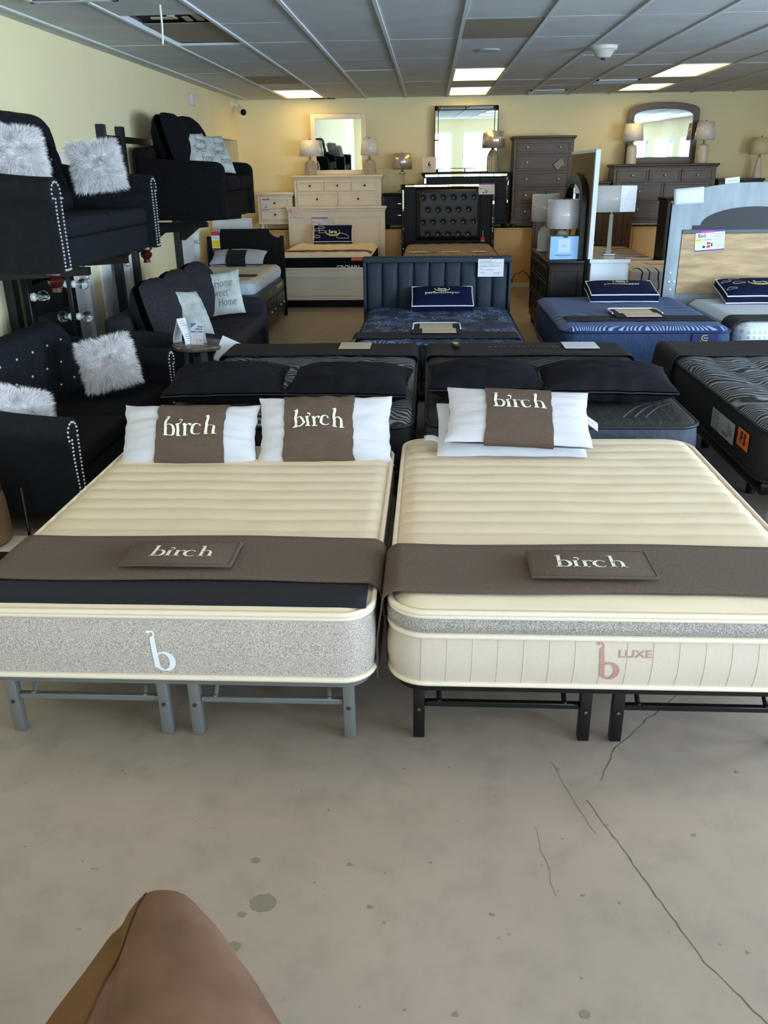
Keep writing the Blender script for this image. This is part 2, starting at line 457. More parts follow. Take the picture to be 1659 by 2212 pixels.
SUEDE = mat('brown_suede', (108, 82, 66), 0.95, var=0.22, vscale=9, bump=0.08, bscale=700, spec=0.1, detail=6)
SUEDEG = mat('golden_suede', (104, 77, 50), 0.95, var=0.16, vscale=8, bump=0.08, bscale=700, spec=0.1, detail=6)
SUEDED = mat('brown_suede_dark', (84, 54, 38), 0.95, var=0.2, vscale=5, bump=0.2, bscale=300, spec=0.1)
FURM = mat('white_fur', (240, 238, 240), 0.75, sheen=0.2)
PAPER = mat('white_paper', (226, 230, 236), 0.7)
PAPERW = mat('cream_paper', (222, 200, 172), 0.75)
INK = mat('ink', (34, 36, 46), 0.8)
GREYINK = mat('grey_ink', (120, 122, 128), 0.8)
YELPR = mat('yellow_print', (240, 222, 50), 0.7); REDPR = mat('red_print', (206, 52, 60), 0.7)
PURP = mat('purple_print', (104, 74, 168), 0.7); PINKPR = mat('pink_print', (226, 84, 160), 0.7)
BLUEPR = mat('blue_print', (70, 140, 205), 0.7); NAVYPR = mat('navy_print', (36, 52, 110), 0.7)
ORANGE = mat('orange_sticker', (240, 116, 34), 0.6); ORED = mat('red_sticker', (238, 92, 30), 0.6)
CARDM = [PAPER, PURP, PINKPR, YELPR, REDPR, INK, GREYINK]
SHADE = mat('white_lampshade', (228, 224, 222), 0.5, coat=0.7, bump=0.35, bscale=9, stretch=(1, 1, 0.25))
SILVSH = mat('silver_wrapped_shade', (206, 196, 184), 0.25, metal=0.55, coat=1.0, bump=1.0, bscale=26, stretch=(1, 1, 0.10))
BASEW = mat('grey_ceramic', (176, 164, 148), 0.5, var=0.12, vscale=18)
RIBW = mat('white_ceramic', (228, 224, 214), 0.35)
GLASSM = mat('clear_glass', (235, 242, 245), 0.05, trans=1.0)
BRASS = mat('brass_metal', (120, 104, 70), 0.3, metal=1.0)
REDWOOD = mat('red_turned_wood', (60, 15, 12), 0.25, coat=0.5)
CUSH = mat('mottled_grey_cushion', (188, 194, 190), 0.85, var=0.3, vscale=7, bump=0.2, bscale=300, detail=4)
PANEL = None
# ================================================================== the room
XL, XR, YB, YF = -3.15, 7.0, 15.0, -8.0
# floor
def floor_mat():
    m = mat('concrete_floor', (170, 158, 144), 0.5)
    nt = m.node_tree; b = nt.nodes['Principled BSDF']
    tc = nt.nodes.new('ShaderNodeTexCoord')
    def nz(s, d, lo, hi, c0, c1):
        n = nt.nodes.new('ShaderNodeTexNoise'); n.inputs['Scale'].default_value = s; n.inputs['Detail'].default_value = d; n.inputs['Roughness'].default_value = 0.6
        nt.links.new(tc.outputs['Object'], n.inputs['Vector'])
        r = nt.nodes.new('ShaderNodeValToRGB'); r.color_ramp.elements[0].position = lo; r.color_ramp.elements[1].position = hi
        r.color_ramp.elements[0].color = c0; r.color_ramp.elements[1].color = c1
        nt.links.new(n.outputs['Fac'], r.inputs['Fac']); return r
    a = nz(1.1, 6, 0.35, 0.7, lin((146, 132, 120)), lin((160, 145, 131)))
    s = nz(7.0, 6, 0.32, 0.52, (0.66, 0.66, 0.65, 1), (1, 1, 1, 1))
    t = nz(34.0, 3, 0.24, 0.30, (0.45, 0.42, 0.40, 1), (1, 1, 1, 1))
    m1 = nt.nodes.new('ShaderNodeMix'); m1.data_type = 'RGBA'; m1.blend_type = 'MULTIPLY'; m1.inputs[0].default_value = 0.4
    m2 = nt.nodes.new('ShaderNodeMix'); m2.data_type = 'RGBA'; m2.blend_type = 'MULTIPLY'; m2.inputs[0].default_value = 0.8
    nt.links.new(a.outputs[0], m1.inputs[6]); nt.links.new(s.outputs[0], m1.inputs[7])
    nt.links.new(m1.outputs[2], m2.inputs[6]); nt.links.new(t.outputs[0], m2.inputs[7]); nt.links.new(m2.outputs[2], b.inputs['Base Color'])
    return m
b = MB(); b.box(XL - 1.6, XR + 0.1, YF - 0.2, YB + 0.1, -0.1, 0.0); floor = struct('floor', b, floor_mat(), smooth=0)
b = MB()
def crack(pts, w):
    ribbon(b, [(x, y, w * (0.6 + 0.8 * random.random())) for x, y in pts], lambda x, y: (x, y, 0.0006))
def between(p, q, n, j):
    return [(p[0] + (q[0] - p[0]) * k / n + random.uniform(-j, j), p[1] + (q[1] - p[1]) * k / n + random.uniform(-j, j)) for k in range(n + 1)]
CR = dict(a1=(0.51, 2.12), a2=(0.70, 1.55), a3=(0.80, 1.38), b1=(0.42, 2.30), b2=(0.51, 1.97), c1=(0.95, 2.71), c2=(0.65, 2.38), c3=(0.57, 2.21), d1=(0.33, 2.0), d2=(0.36, 1.74))
crack(between(CR['a1'], CR['a2'], 26, 0.003) + between(CR['a2'], CR['a3'], 10, 0.003), 0.0032)
crack(between(CR['b1'], CR['b2'], 14, 0.004), 0.0018)
crack(between(CR['c1'], CR['c2'], 10, 0.006) + between(CR['c2'], CR['c3'], 8, 0.005), 0.0028)
crack(between(CR['d1'], CR['d2'], 10, 0.006), 0.0012)
struct('floor_crack', b, mat('crack_brown', (92, 82, 68), 0.9), floor, smooth=0)  # thin cracks in one plain brown, the colour of the crack lines
b = MB()
for k in range(60):
    x, y = random.uniform(-1.6, 1.6), random.uniform(1.36, 2.3); r = random.choice((0.003, 0.004, 0.005, 0.007)) * random.uniform(0.5, 1.1); n = 18
    ph = random.random() * 6
    b.raw([(x + r * (1 + 0.5 * math.sin(3 * a + ph)) * math.cos(a), y + r * 0.8 * (1 + 0.4 * math.cos(2 * a + ph)) * math.sin(a), 0.0008) for a in [2 * PI * i / n for i in range(n)]], [tuple(range(n))])
for (x, y, r) in ((-0.44, 1.68, 0.030), (-0.49, 1.83, 0.011), (-0.49, 1.64, 0.009), (-0.49, 1.54, 0.015), (0.38, 1.39, 0.011)):
    n = 40; b.raw([(x + r * (1 + 0.22 * noise.noise(Vector((2 * math.cos(a), 2 * math.sin(a), x * 9)))) * math.cos(a) * 1.2, y + r * (1 + 0.22 * noise.noise(Vector((2 * math.cos(a), 2 * math.sin(a), x * 9)))) * math.sin(a), 0.0008) for a in [2 * PI * i / n for i in range(n)]], [tuple(range(n))])
struct('floor_stain', b, mat('floor_stain', (122, 112, 98), 0.7), floor, smooth=0)

# back wall with the tan display ledge in front of it
b = MB(); b.box(XL - 0.1, XR, YB, YB + 0.1, 0, CEILZ + 0.15); struct('wall_back', b, YEL, smooth=0)
b = MB()
for x0, x1 in ((XL, -0.95), (-0.945, 0.93), (0.935, 3.285), (3.29, 5.1), (5.105, XR)): b.box(x0, x1, 14.42, YB, 0, 0.925, 0.004, 1)
b.box(XL, XR, 14.40, YB, 0.925, 0.94, 0.004, 1)
struct('trim_1', b, LEDGE, smooth=0)
b = MB(); b.box(XL, XR, 14.405, 14.42, 0, 0.07, 0.003, 1); struct('baseboard_back', b, WHITEP, smooth=0)
# left wall: doors and an opening near the back corner
b = MB()
DOORS = ((6.92, 7.78), (8.18, 8.88), (10.72, 11.72)); OPEN = (13.35, 14.72)
ys = [YF]
for d in DOORS: ys += list(d)
ys += list(OPEN) + [YB]
for k in range(0, len(ys), 2): b.box(XL - 0.1, XL, ys[k], ys[k + 1], 0, CEILZ + 0.15)
for d in DOORS: b.box(XL - 0.1, XL, d[0], d[1], 1.95, CEILZ + 0.15)
b.box(XL - 0.1, XL, OPEN[0], OPEN[1], 2.32, CEILZ + 0.15)
struct('wall_left', b, YEL, smooth=0)
b = MB(); b.box(XL - 1.5, XL - 0.1, OPEN[0] - 0.1, OPEN[0], 0, 2.4); b.box(XL - 1.5, XL - 0.1, OPEN[1], OPEN[1] + 0.1, 0, 2.4); b.box(XL - 1.5, XL - 1.4, OPEN[0], OPEN[1], 0, 2.4); b.box(XL - 1.5, XL - 0.1, OPEN[0] - 0.1, OPEN[1] + 0.1, 2.4, 2.5)
struct('wall_alcove', b, YEL, smooth=0)
for i, d in enumerate(DOORS):
    b = MB(); b.box(XL - 0.09, XL - 0.03, d[0] + 0.03, d[1] - 0.03, 0.01, 1.92, 0.004, 1)
    o = struct('door_%d' % (i + 1), b, DOORW, smooth=0)
    b = MB()
    for y0, y1 in ((d[0] - 0.09, d[0] + 0.03), (d[1] - 0.03, d[1] + 0.09)): b.box(XL - 0.1, XL + 0.02, y0, y1, 0, 2.0, 0.006, 1)
    b.box(XL - 0.1, XL + 0.02, d[0] - 0.09, d[1] + 0.09, 1.92, 2.02, 0.006, 1); struct('door_casing', b, WHITEP, o, 0)
    b = MB(); b.ball((XL + 0.03, d[1] - 0.10, 0.98), 0.028); b.tube([(XL - 0.03, d[1] - 0.10, 0.98), (XL + 0.03, d[1] - 0.10, 0.98)], 0.01); struct('door_knob', b, NICKEL, o)
b = MB(); b.box(XR, XR + 0.1, YF, YB, 0, 0.6); b.box(XR, XR + 0.1, YF, YB, 2.45, CEILZ + 0.15)
ys = [YF]
for wy in WINY: ys += [wy - 0.78, wy + 0.78]
ys += [YB]
for k in range(0, len(ys), 2): b.box(XR, XR + 0.1, ys[k], ys[k + 1], 0.6, 2.45)
struct('wall_right', b, YEL, smooth=0)
for i, wy in enumerate(WINY):
    b = MB()
    for z0, z1 in ((0.6, 0.65), (2.40, 2.45)): b.box(XR + 0.02, XR + 0.08, wy - 0.78, wy + 0.78, z0, z1)
    for y in (wy - 0.78, wy - 0.025, wy + 0.73): b.box(XR + 0.02, XR + 0.08, y, y + 0.05, 0.65, 2.40)
    o = struct('window_%d' % (i + 6), b, mat('window_frame_aluminium', (150, 156, 160), 0.4, metal=0.7), smooth=0)
    b = MB(); b.box(XR + 0.048, XR + 0.055, wy - 0.73, wy + 0.73, 0.65, 2.40); struct('pane', b, mat('window_glass', (230, 242, 248), 0.0, trans=1.0, alpha=0.25), o, 0)
# front wall, behind the viewer: shop windows
b = MB(); b.box(XL, XR, YF - 0.1, YF, 0, 0.45); b.box(XL, XR, YF - 0.1, YF, 2.42, CEILZ + 0.15)
xs = [XL]
for wx in WINX: xs += [wx - 0.78, wx + 0.78]
xs += [XR]
for k in range(0, len(xs), 2): b.box(xs[k], xs[k + 1], YF - 0.1, YF, 0.45, 2.42)
struct('wall_front', b, YEL, smooth=0)
for i, wx in enumerate(WINX):
    b = MB()
    for z0, z1 in ((0.45, 0.5), (2.37, 2.42)): b.box(wx - 0.78, wx + 0.78, YF - 0.08, YF - 0.02, z0, z1)
    for x in (wx - 0.78, wx - 0.025, wx + 0.73): b.box(x, x + 0.05, YF - 0.08, YF - 0.02, 0.5, 2.37)
    o = struct('window_%d' % (i + 1), b, mat('window_frame_aluminium', (150, 156, 160), 0.4, metal=0.7), smooth=0)
    b = MB(); b.box(wx - 0.73, wx + 0.73, YF - 0.055, YF - 0.048, 0.5, 2.37); struct('pane', b, mat('window_glass', (230, 242, 248), 0.0, trans=1.0, alpha=0.25), o, 0)

# ceiling: tiles between hanging bars
COLS = [0.25 + 0.645 * k for k in range(-6, 12)]
ROWS = [YF, -6.8, -5.7, -4.6, -3.4, -2.2, -1.0, 0.2, 1.4, 2.6, 3.8, 5.05, 6.28, 7.48, 8.56, 9.95, 10.98, 12.46, 13.38, 14.82, YB]
ROWS = sorted(ROWS)
PANELS = {}
def tile(cx, r0, r1, what): PANELS[(cx, r0, r1)] = what
def col(i): return COLS[6 + i], COLS[7 + i]
LIGHTS = [(0, 10.98, 12.46), (0, 13.38, 14.82), (-4, 13.38, 14.82), (4, 10.98, 12.46), (4, 13.38, 14.5)]
FRONTLIGHTS = [(-2, 2.6, 3.8), (2, 2.6, 3.8), (-2, -1.0, 0.2), (2, -1.0, 0.2), (6, 2.6, 3.8), (6, -1.0, 0.2), (8, 10.98, 12.46)]
b = MB(); b.box(XL - 0.1, XR + 0.1, YF - 0.1, YB + 0.1, CEILZ + 0.06, CEILZ + 0.16)
holes = [(col(c)[0], col(c)[1], y0, y1) for c, y0, y1 in LIGHTS + FRONTLIGHTS] + [(col(-4)[0], col(-4)[1], 7.02, 8.62)]
edges_x = [XL] + [c for c in COLS if XL < c < XR] + [XR]
for i in range(len(edges_x) - 1):
    x0, x1 = edges_x[i], edges_x[i + 1]
    cuts = sorted([(h[2], h[3]) for h in holes if abs((h[0] + h[1]) / 2 - (x0 + x1) / 2) < 0.1])
    y = YF
    for (h0, h1) in cuts + [(YB, YB)]:
        ys_ = [y] + [r for r in ROWS if y < r < h0] + [h0]
        for k in range(len(ys_) - 1):
            dz = random.uniform(-0.003, 0.003)
            if ys_[k + 1] - ys_[k] > 0.02: b.box(x0 + 0.001, x1 - 0.001, ys_[k] + 0.004, ys_[k + 1] - 0.004, CEILZ + dz, CEILZ + 0.02 + dz)
        y = h1
ceil = struct('ceiling', b, CEIL, smooth=0)
b = MB()
for c in COLS:
    if XL < c < XR: b.box(c - 0.014, c + 0.014, YF, YB, CEILZ - 0.012, CEILZ + 0.03)
struct('ceiling_bar', b, TBAR, ceil, 0)
def panel_emit(col_, st_):
    m = bpy.data.materials.new('lit_light_panel'); m.use_nodes = True; nt = m.node_tree; bs = nt.nodes['Principled BSDF']
    tc = nt.nodes.new('ShaderNodeTexCoord'); n = nt.nodes.new('ShaderNodeTexWave'); n.inputs['Scale'].default_value = 1.0
    bs.inputs['Base Color'].default_value = (0.9, 0.85, 0.7, 1)
    bs.inputs['Emission Color'].default_value = col_ + (1,)
    bs.inputs['Emission Strength'].default_value = st_
    return m
PEM = panel_emit(PANEL_COL, PANEL_STRENGTH); PEF = panel_emit(FRONT_COL, FRONT_STRENGTH)
def light_panel(c, y0, y1, label, group=None, em=None):
    x0, x1 = col(c); cx, cy = (x0 + x1) / 2, (y0 + y1) / 2; hw, hl = (x1 - x0) / 2 - 0.018, (y1 - y0) / 2 - 0.02
    t = thing('ceiling_light', label, 'ceiling light', (cx, cy, CEILZ), group=group)
    b = MB()
    b.box(-hw, hw, -hl, -hl + 0.025, -0.004, 0.05); b.box(-hw, hw, hl - 0.025, hl, -0.004, 0.05)
    b.box(-hw, -hw + 0.02, -hl + 0.025, hl - 0.025, -0.004, 0.05); b.box(hw - 0.02, hw, -hl + 0.025, hl - 0.025, -0.004, 0.05)
    link('frame', b, WHITEP, t, 0)
    b = MB(); b.box(-hw + 0.02, hw - 0.02, -hl + 0.025, hl - 0.025, 0.012, 0.02); link('diffuser', b, em or PEM, t, 0)
    return t
LBL = ['lit ceiling panel, nearer of the pair over the black tufted bed', 'lit ceiling panel against the back wall above the black framed mirror',
       'lit ceiling panel above the white framed mirror, far left', 'bright lit ceiling panel at far right, larger of the right pair', 'lit ceiling panel behind the bright right one, above the arched mirror']
for (c, y0, y1), l in zip(LIGHTS, LBL): light_panel(c, y0, y1, l)
for (c, y0, y1) in FRONTLIGHTS: light_panel(c, y0, y1, 'lit ceiling panel outside the view, over the front of the shop', 'front shop ceiling lights', PEF)
# loose grey panels lying in the grid
def grey_panel(c, y0, y1, label):
    x0, x1 = col(c); b = MB(); b.box(-(x1 - x0) / 2 + 0.02, (x1 - x0) / 2 - 0.02, -(y1 - y0) / 2, (y1 - y0) / 2, -0.006, -0.0035, 0.001, 1)
    o = link('ceiling_panel', b, GREYTILE, smooth=0); o.location = ((x0 + x1) / 2, (y0 + y1) / 2, CEILZ); tag(o, label, 'ceiling panel'); return o
grey_panel(0, 7.5, 8.54, 'grey ceiling panel above the round white disc')
grey_panel(-4, 11.4, 12.36, 'grey ceiling panel next to the far left lit panel')
o = thing('broken_ceiling_panel', 'tan grey ceiling panel with a broken open end, top left', 'ceiling panel', ((col(-4)[0] + col(-4)[1]) / 2, 7.8, CEILZ))
b = MB(); b.box(-0.30, 0.30, -0.25, 0.80, 0.02, 0.026); link('panel', b, GREYTILE, o, 0)
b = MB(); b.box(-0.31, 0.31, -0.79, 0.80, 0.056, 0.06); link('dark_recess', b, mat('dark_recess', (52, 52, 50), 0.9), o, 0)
b = MB()
for x0, y0, x1, y1 in ((-0.27, -0.66, -0.02, -0.60), (-0.2, -0.44, 0.0, -0.38), (0.14, -0.62, 0.20, -0.30), (0.05, -0.46, 0.10, -0.28)): b.box(x0, x1, y0, y1, 0.03, 0.04, M=Matrix.Rotation(0.05, 4, 'Z'))
link('torn_edge', b, mat('torn_board', (196, 190, 170), 0.9), o, 0)
b = MB(); b.box(-0.28, 0.24, -0.735, -0.715, 0.01, 0.04); b.box(0.02, 0.07, -0.70, -0.64, 0.0, 0.03, 0.004, 1); link('bracket', b, CHROME, o, 0)
b = MB(); b.tube([(-0.02, 6.62, CEILZ - 0.0), (-0.022, 6.63, CEILZ - 0.12), (-0.03, 6.63, CEILZ - 0.24)], 0.007)
for i in range(len(b.v)): b.v[i].x -= 1.87
o = link('hanging_cord', b, WHITEP); tag(o, 'short white cord hanging from the ceiling by the broken panel', 'cord')
b = MB(); b.lathe([(0.001, -0.016), (0.105, -0.014), (0.115, -0.004), (0.115, 0.0)], 28); o = link('ceiling_disc', b, mat('white_disc', (170, 176, 178), 0.5)); o.location = (0.56, 9.35, CEILZ); tag(o, 'flat round white disc on the ceiling before the lit panels', 'speaker')
o = thing('smoke_detector', 'white round smoke detector on the ceiling at right', 'smoke detector', (1.67, 9.28, CEILZ))
b = MB(); b.lathe([(0.13, 0.0), (0.13, -0.03), (0.10, -0.045), (0.075, -0.09), (0.06, -0.10), (0.001, -0.102)], 28); link('body', b, mat('detector_plastic', (206, 204, 194), 0.45), o)
b = MB(); b.lathe([(0.02, -0.1), (0.022, -0.118), (0.001, -0.12)], 12); link('sensor_tip', b, INK, o)
def vent(x, y, w, d, label):
    t = thing('ceiling_vent', label, 'vent', (x, y, CEILZ - 0.003))
    b = MB(); b.box(-w / 2, w / 2, -d / 2, -d / 2 + 0.035, -0.012, 0); b.box(-w / 2, w / 2, d / 2 - 0.035, d / 2, -0.012, 0); b.box(-w / 2, -w / 2 + 0.035, -d / 2, d / 2, -0.012, 0); b.box(w / 2 - 0.035, w / 2, -d / 2, d / 2, -0.012, 0); link('frame', b, TBAR, t, 0)
    b = MB(); b.box(-w / 2 + 0.03, w / 2 - 0.03, -d / 2 + 0.03, d / 2 - 0.03, -0.002, -0.001); link('backing', b, mat('vent_dark', (58, 56, 50), 0.9), t, 0)
    for k in range(5):
        yy = -d / 2 + 0.06 + (d - 0.12) * k / 4
        b = MB(); b.box(-w / 2 + 0.035, w / 2 - 0.035, -0.014, 0.014, -0.001, 0.001, M=Matrix.Translation((0, yy, -0.007)) @ Matrix.Rotation(0.6, 4, 'X')); link('slat', b, TBAR, t, 0)
vent(2.5, 12.9, 0.58, 0.52, 'open ceiling vent between the two right lit panels')
vent(1.76, 14.3, 0.55, 0.5, 'small ceiling vent near the back wall left of the arched mirror')
vent(-2.4, 6.12, 0.6, 0.5, 'ceiling vent at the top edge, above the broken panel')
b = MB(); b.box(-1.95, -1.55, 14.86, 14.985, CEILZ - 0.012, CEILZ - 0.004); o = link('dark_gap_plate', b, INK, smooth=0); tag(o, 'thin dark strip where the ceiling meets the back wall behind a lit panel', 'ceiling strip')
# sensor and camera on the left wall
b = MB(); b.box(XL, XL + 0.05, 11.93, 12.07, 2.66, 2.80, 0.012, 3); o = link('motion_sensor', b, mat('sensor_plastic', (206, 206, 208), 0.5)); tag(o, 'small white sensor box high on the left wall', 'sensor')
t = thing('security_camera', 'small white camera with dark lens in the back left corner under the ceiling', 'camera', (XL, 14.45, 2.84))
b = MB(); b.lathe([(0.05, 0), (0.05, 0.02), (0.03, 0.03)], 16, M=Matrix.Rotation(PI / 2, 4, 'Y')); b.tube([(0.02, 0, 0), (0.09, 0, -0.02), (0.12, -0.02, -0.05)], 0.018); link('mount', b, WHITEP, t)
b = MB(); b.lathe([(0.035, 0), (0.045, 0.02), (0.045, 0.16), (0.04, 0.17)], 16, M=Matrix.Translation((0.10, 0.03, -0.05)) @ Euler((PI / 2 + 0.5, 0, 0.7)).to_matrix().to_4x4()); link('housing', b, WHITEP, t)
b = MB(); b.ball((0.21, -0.10, -0.13), 0.047, 14); link('lens', b, BLKWOOD, t)
# ================================================================== the two cream beds in front
def metal_frame(label, loc, w, l, h, m, bolt=None):
    """folding platform frame: rails, legs, crossbars and braces"""
    t = thing('folding_bed_base', label, 'bed base', loc)
    b = MB(); o_ = rr_outline(w, l, 0.09, 6)
    n = len(o_); vs = [(x, y, h) for x, y in o_] + [(x, y, h - 0.035) for x, y in o_] + [(x * (1 - 0.06 / w), y * (1 - 0.06 / l), h) for x, y in o_] + [(x * (1 - 0.06 / w), y * (1 - 0.06 / l), h - 0.035) for x, y in o_]
    fs = []
    for k in range(n):
        j = (k + 1) % n
        fs += [(k, j, n + j, n + k), (2 * n + k, 2 * n + j, j, k), (3 * n + k, 3 * n + j, 2 * n + j, 2 * n + k), (n + k, n + j, 3 * n + j, 3 * n + k)]
    b.raw(vs, fs); link('side_rail', b, m, t, 40)
    b = MB()
    for k in range(1, 9): b.box(-w / 2 + 0.03, w / 2 - 0.03, -l / 2 + l * k / 9 - 0.008, -l / 2 + l * k / 9 + 0.008, h - 0.03, h - 0.016)
    link('slat', b, m, t, 0)
    xs_ = (-w / 2 + 0.075, -0.055, 0.055, w / 2 - 0.075)
    for y in (-l / 2 + 0.045, 0.0, l / 2 - 0.045):
        for x in xs_:
            b = MB(); b.box(x - 0.020, x + 0.020, y - 0.018, y + 0.018, 0.004, h - 0.034, 0.004, 2); lg = link('leg', b, m, t, 40)
            if bolt and y < -0.5:
                b = MB(); b.lathe([(0.007, 0), (0.007, 0.004), (0.001, 0.006)], 10, M=Matrix.Translation((x, y - 0.018, h * 0.48)) @ Matrix.Rotation(PI / 2, 4, 'X')); link('bolt', b, bolt, lg)
        for x0, x1 in ((xs_[0] + 0.02, xs_[1] - 0.02), (xs_[2] + 0.02, xs_[3] - 0.02)):
            b = MB(); b.box(x0, x1, y - 0.008, y + 0.014, h * 0.50, h * 0.50 + 0.022, 0.003, 1); link('crossbar', b, m, t, 40)
            if y < 0.4:
                for x in (x0 + 0.05, x1 - 0.05):
                    b = MB(); b.tube([(x, y + 0.005, h * 0.55), (x - 0.004, y + 0.10, h - 0.03)], 0.009, 8); b.ball((x, y + 0.004, h * 0.56), 0.012, 8); link('brace', b, m, t)
    return t
RB = (0.60, 3.265); LBX = (-0.862, 3.20)
LW, LL = 1.36, 1.72
RW, RL = 1.44, 1.83
metal_frame('grey metal folding frame under the left cream mattress', (LBX[0], LBX[1], 0), 1.34, LL - 0.06, 0.268, GREYM, INK)
metal_frame('black metal folding frame under the right cream mattress', (RB[0], RB[1], 0), 1.40, RL - 0.06, 0.255, BLACKM, BRASS)
def chan(period, amp):
    def q(x, y):
        w = y + 0.004 * math.sin(x * 9) + 0.003 * noise.noise(Vector((x * 3, y * 6, 0)))
        return amp * (abs(math.sin(PI * w / period)) ** 0.55 - 0.6) + 0.003 * noise.noise(Vector((x * 5, y * 5, 2)))
    return q
ml = mattress('mattress', 'cream channel quilted mattress with grey speckled sides, left front bed', (LBX[0], LBX[1], 0.272), LW, LL, 0.272, 0.10,
              CREAMT, GREYSPK, CREAMP, chan(0.112, 0.011), 40, 170, 0.018, 0.06, pipes=[(0.012, 0.011), (0.243, 0.009), (0.256, 0.010)])
mr = mattress('mattress', 'cream pillow-topped mattress with grey band and cream sides, right front bed', (RB[0], RB[1], 0.262), RW, RL, 0.30, 0.12,
              CREAMT, CREAMS, CREAMP, chan(0.112, 0.012), 40, 180, 0.03, 0.08,
              bands=[(0.0, 0.185, CREAMS), (0.197, 0.262, GREYSPK2)], pipes=[(0.010, 0.010), (0.191, 0.011), (0.262, 0.009), (0.275, 0.010)], bulge=0.016)
# vertical quilt seams on the cream side of the right mattress
b = MB()
for k in range(16):
    x = -RW / 2 + 0.10 + (RW - 0.2) * k / 15
    b.tube([(x + 0.004 * math.sin(9 * z), -RL / 2 - 0.0155 * math.sin(PI * z / 0.185) - 0.0006, z) for z in [0.018 + 0.16 * i / 8 for i in range(9)]], 0.0012, 5)
link('side_seam', b, mat('seam_thread', (196, 188, 168), 0.8), mr, 40)
# rose logo and lettering on the right, pale logo on the left
def side_fn(w, l, cx_, cz_, sc, e, bul=0.016, hh=0.185):
    return lambda x, y: (cx_ + x * sc, -l / 2 - bul * math.sin(PI * min(1, max(0, (cz_ + y * sc) / hh))) - e, cz_ + y * sc)
b = MB(); f = side_fn(RW, RL, -0.03, 0.045, 0.072, 0.002)
for s_ in serif_b(): ribbon(b, s_, f)
vs, fs = textmesh('LUXE', 0.036, 'LEFT', 0.0004); b.raw([f(v.x / 0.072 * 1.25 + 0.62, v.y / 0.072 + 1.30) for v in vs], fs)
link('lettering', b, PINKT, mr, 0)
b = MB(); f = side_fn(LW, LL, -0.03, 0.040, 0.084, 0.002, 0.012, 0.25)
for s_ in serif_b(): ribbon(b, s_, f)
link('lettering', b, WTHREAD, ml, 0)

def runner(name, label, loc, bw, ztop, depth, drop_l, drop_r, m, wav=0.006, th=0.006, rad=0.045, ny=14, cat='bed runner', cut=0.0, slope=0.0, flare=0.02):
    """a strip of cloth lying across a bed, hanging down at the sides; local origin on the bed top at the middle of the strip"""
    def P(s, t):
        y = (t - 0.5) * depth
        hw = bw / 2
        L = bw + drop_l + drop_r; d = s * L - drop_l - hw
        a = abs(d) - (hw - rad); sg = math.copysign(1, d)
        arc_ = rad * PI / 2
        if a <= 0: x, z = d, 0.0
        elif a < arc_: x, z = sg * (hw - rad + rad * math.sin(a / rad)), -rad * (1 - math.cos(a / rad))
        else: x, z = sg * (hw + flare * min(1, (a - arc_) / 0.15)), -rad - (a - arc_)
        z += wav * (0.5 + 0.5 * math.sin(x * 7 + 1.3)) * (1 - abs(2 * t - 1) ** 4 * 0.2) * 0.6 + 0.002 * noise.noise(Vector((x * 4, y * 9, 1)))
        y += wav * 1.2 * math.sin(x * 5.0 + 0.6)
        z += slope * (0.5 - t) * -1
        return (x, y, z)
    b = MB(); b.grid(P, 90, ny)
    o = link(name, b, m, smooth=60, solid=th); o.location = loc
    if label: tag(o, label, cat)
    return o
ZL, ZR = 0.272 + 0.272 + 0.006, 0.262 + 0.30 + 0.006
b = MB(); b.grid(lambda s, t: ((s - 0.5) * (LW - 0.03), (t - 0.5) * 0.16 + 0.0, 0.0 - 0.010 * max(0, 1 - t * 6) ** 2), 30, 8)
o = link('foot_strip', b, NAVYSTRIP, smooth=60, solid=0.004); o.location = (LBX[0], 2.445, ZL - 0.001); tag(o, 'dark navy cloth strip along the foot of the left cream mattress', 'cloth strip')
tl = thing('bed_runner', 'brown linen runner across the foot of the left cream bed, lettered patch in the middle', 'bed runner', (LBX[0], 2.69, ZL + 0.006))
runner('cloth', None, (0, 0, 0), LW + 0.045, 0, 0.36, 0.32, 0.30, LINEN).parent = tl
tr = thing('bed_runner', 'brown linen runner across the foot of the right cream bed, lettered patch in the middle', 'bed runner', (RB[0], 2.605, ZR + 0.004))
runner('cloth', None, (0, 0, 0), RW + 0.05, 0, 0.37, 0.32, 0.20, LINEN).parent = tr
def patch(t, x, y, w, d, rot, s):
    b = MB(); M = Matrix.Translation((x, y, 0.020)) @ Matrix.Rotation(rot, 4, 'Z')
    b.box(-w / 2, w / 2, -d / 2, d / 2, 0, 0.008, 0.003, 2, M=M); p = link('patch', b, LINEN, t)
    b = MB()
    for st in WORD: ribbon(b, st, lambda X, Y: M @ Vector((X * s, Y * s + 0.012, 0.0092)))
    link('lettering', b, THREAD, p, 0)
    b = MB(); q = rr_outline(w - 0.016, d - 0.016, 0.004, 2); b.tube([M @ Vector((X, Y, 0.0085)) for X, Y in q], 0.0012, 5, True); link('stitching', b, mat('brown_stitch', (70, 56, 46), 0.9), p)
patch(tl, -0.02, -0.015, 0.40, 0.20, 0.0, 0.050)
patch(tr, -0.045, -0.012, 0.42, 0.21, 0.0, 0.052)

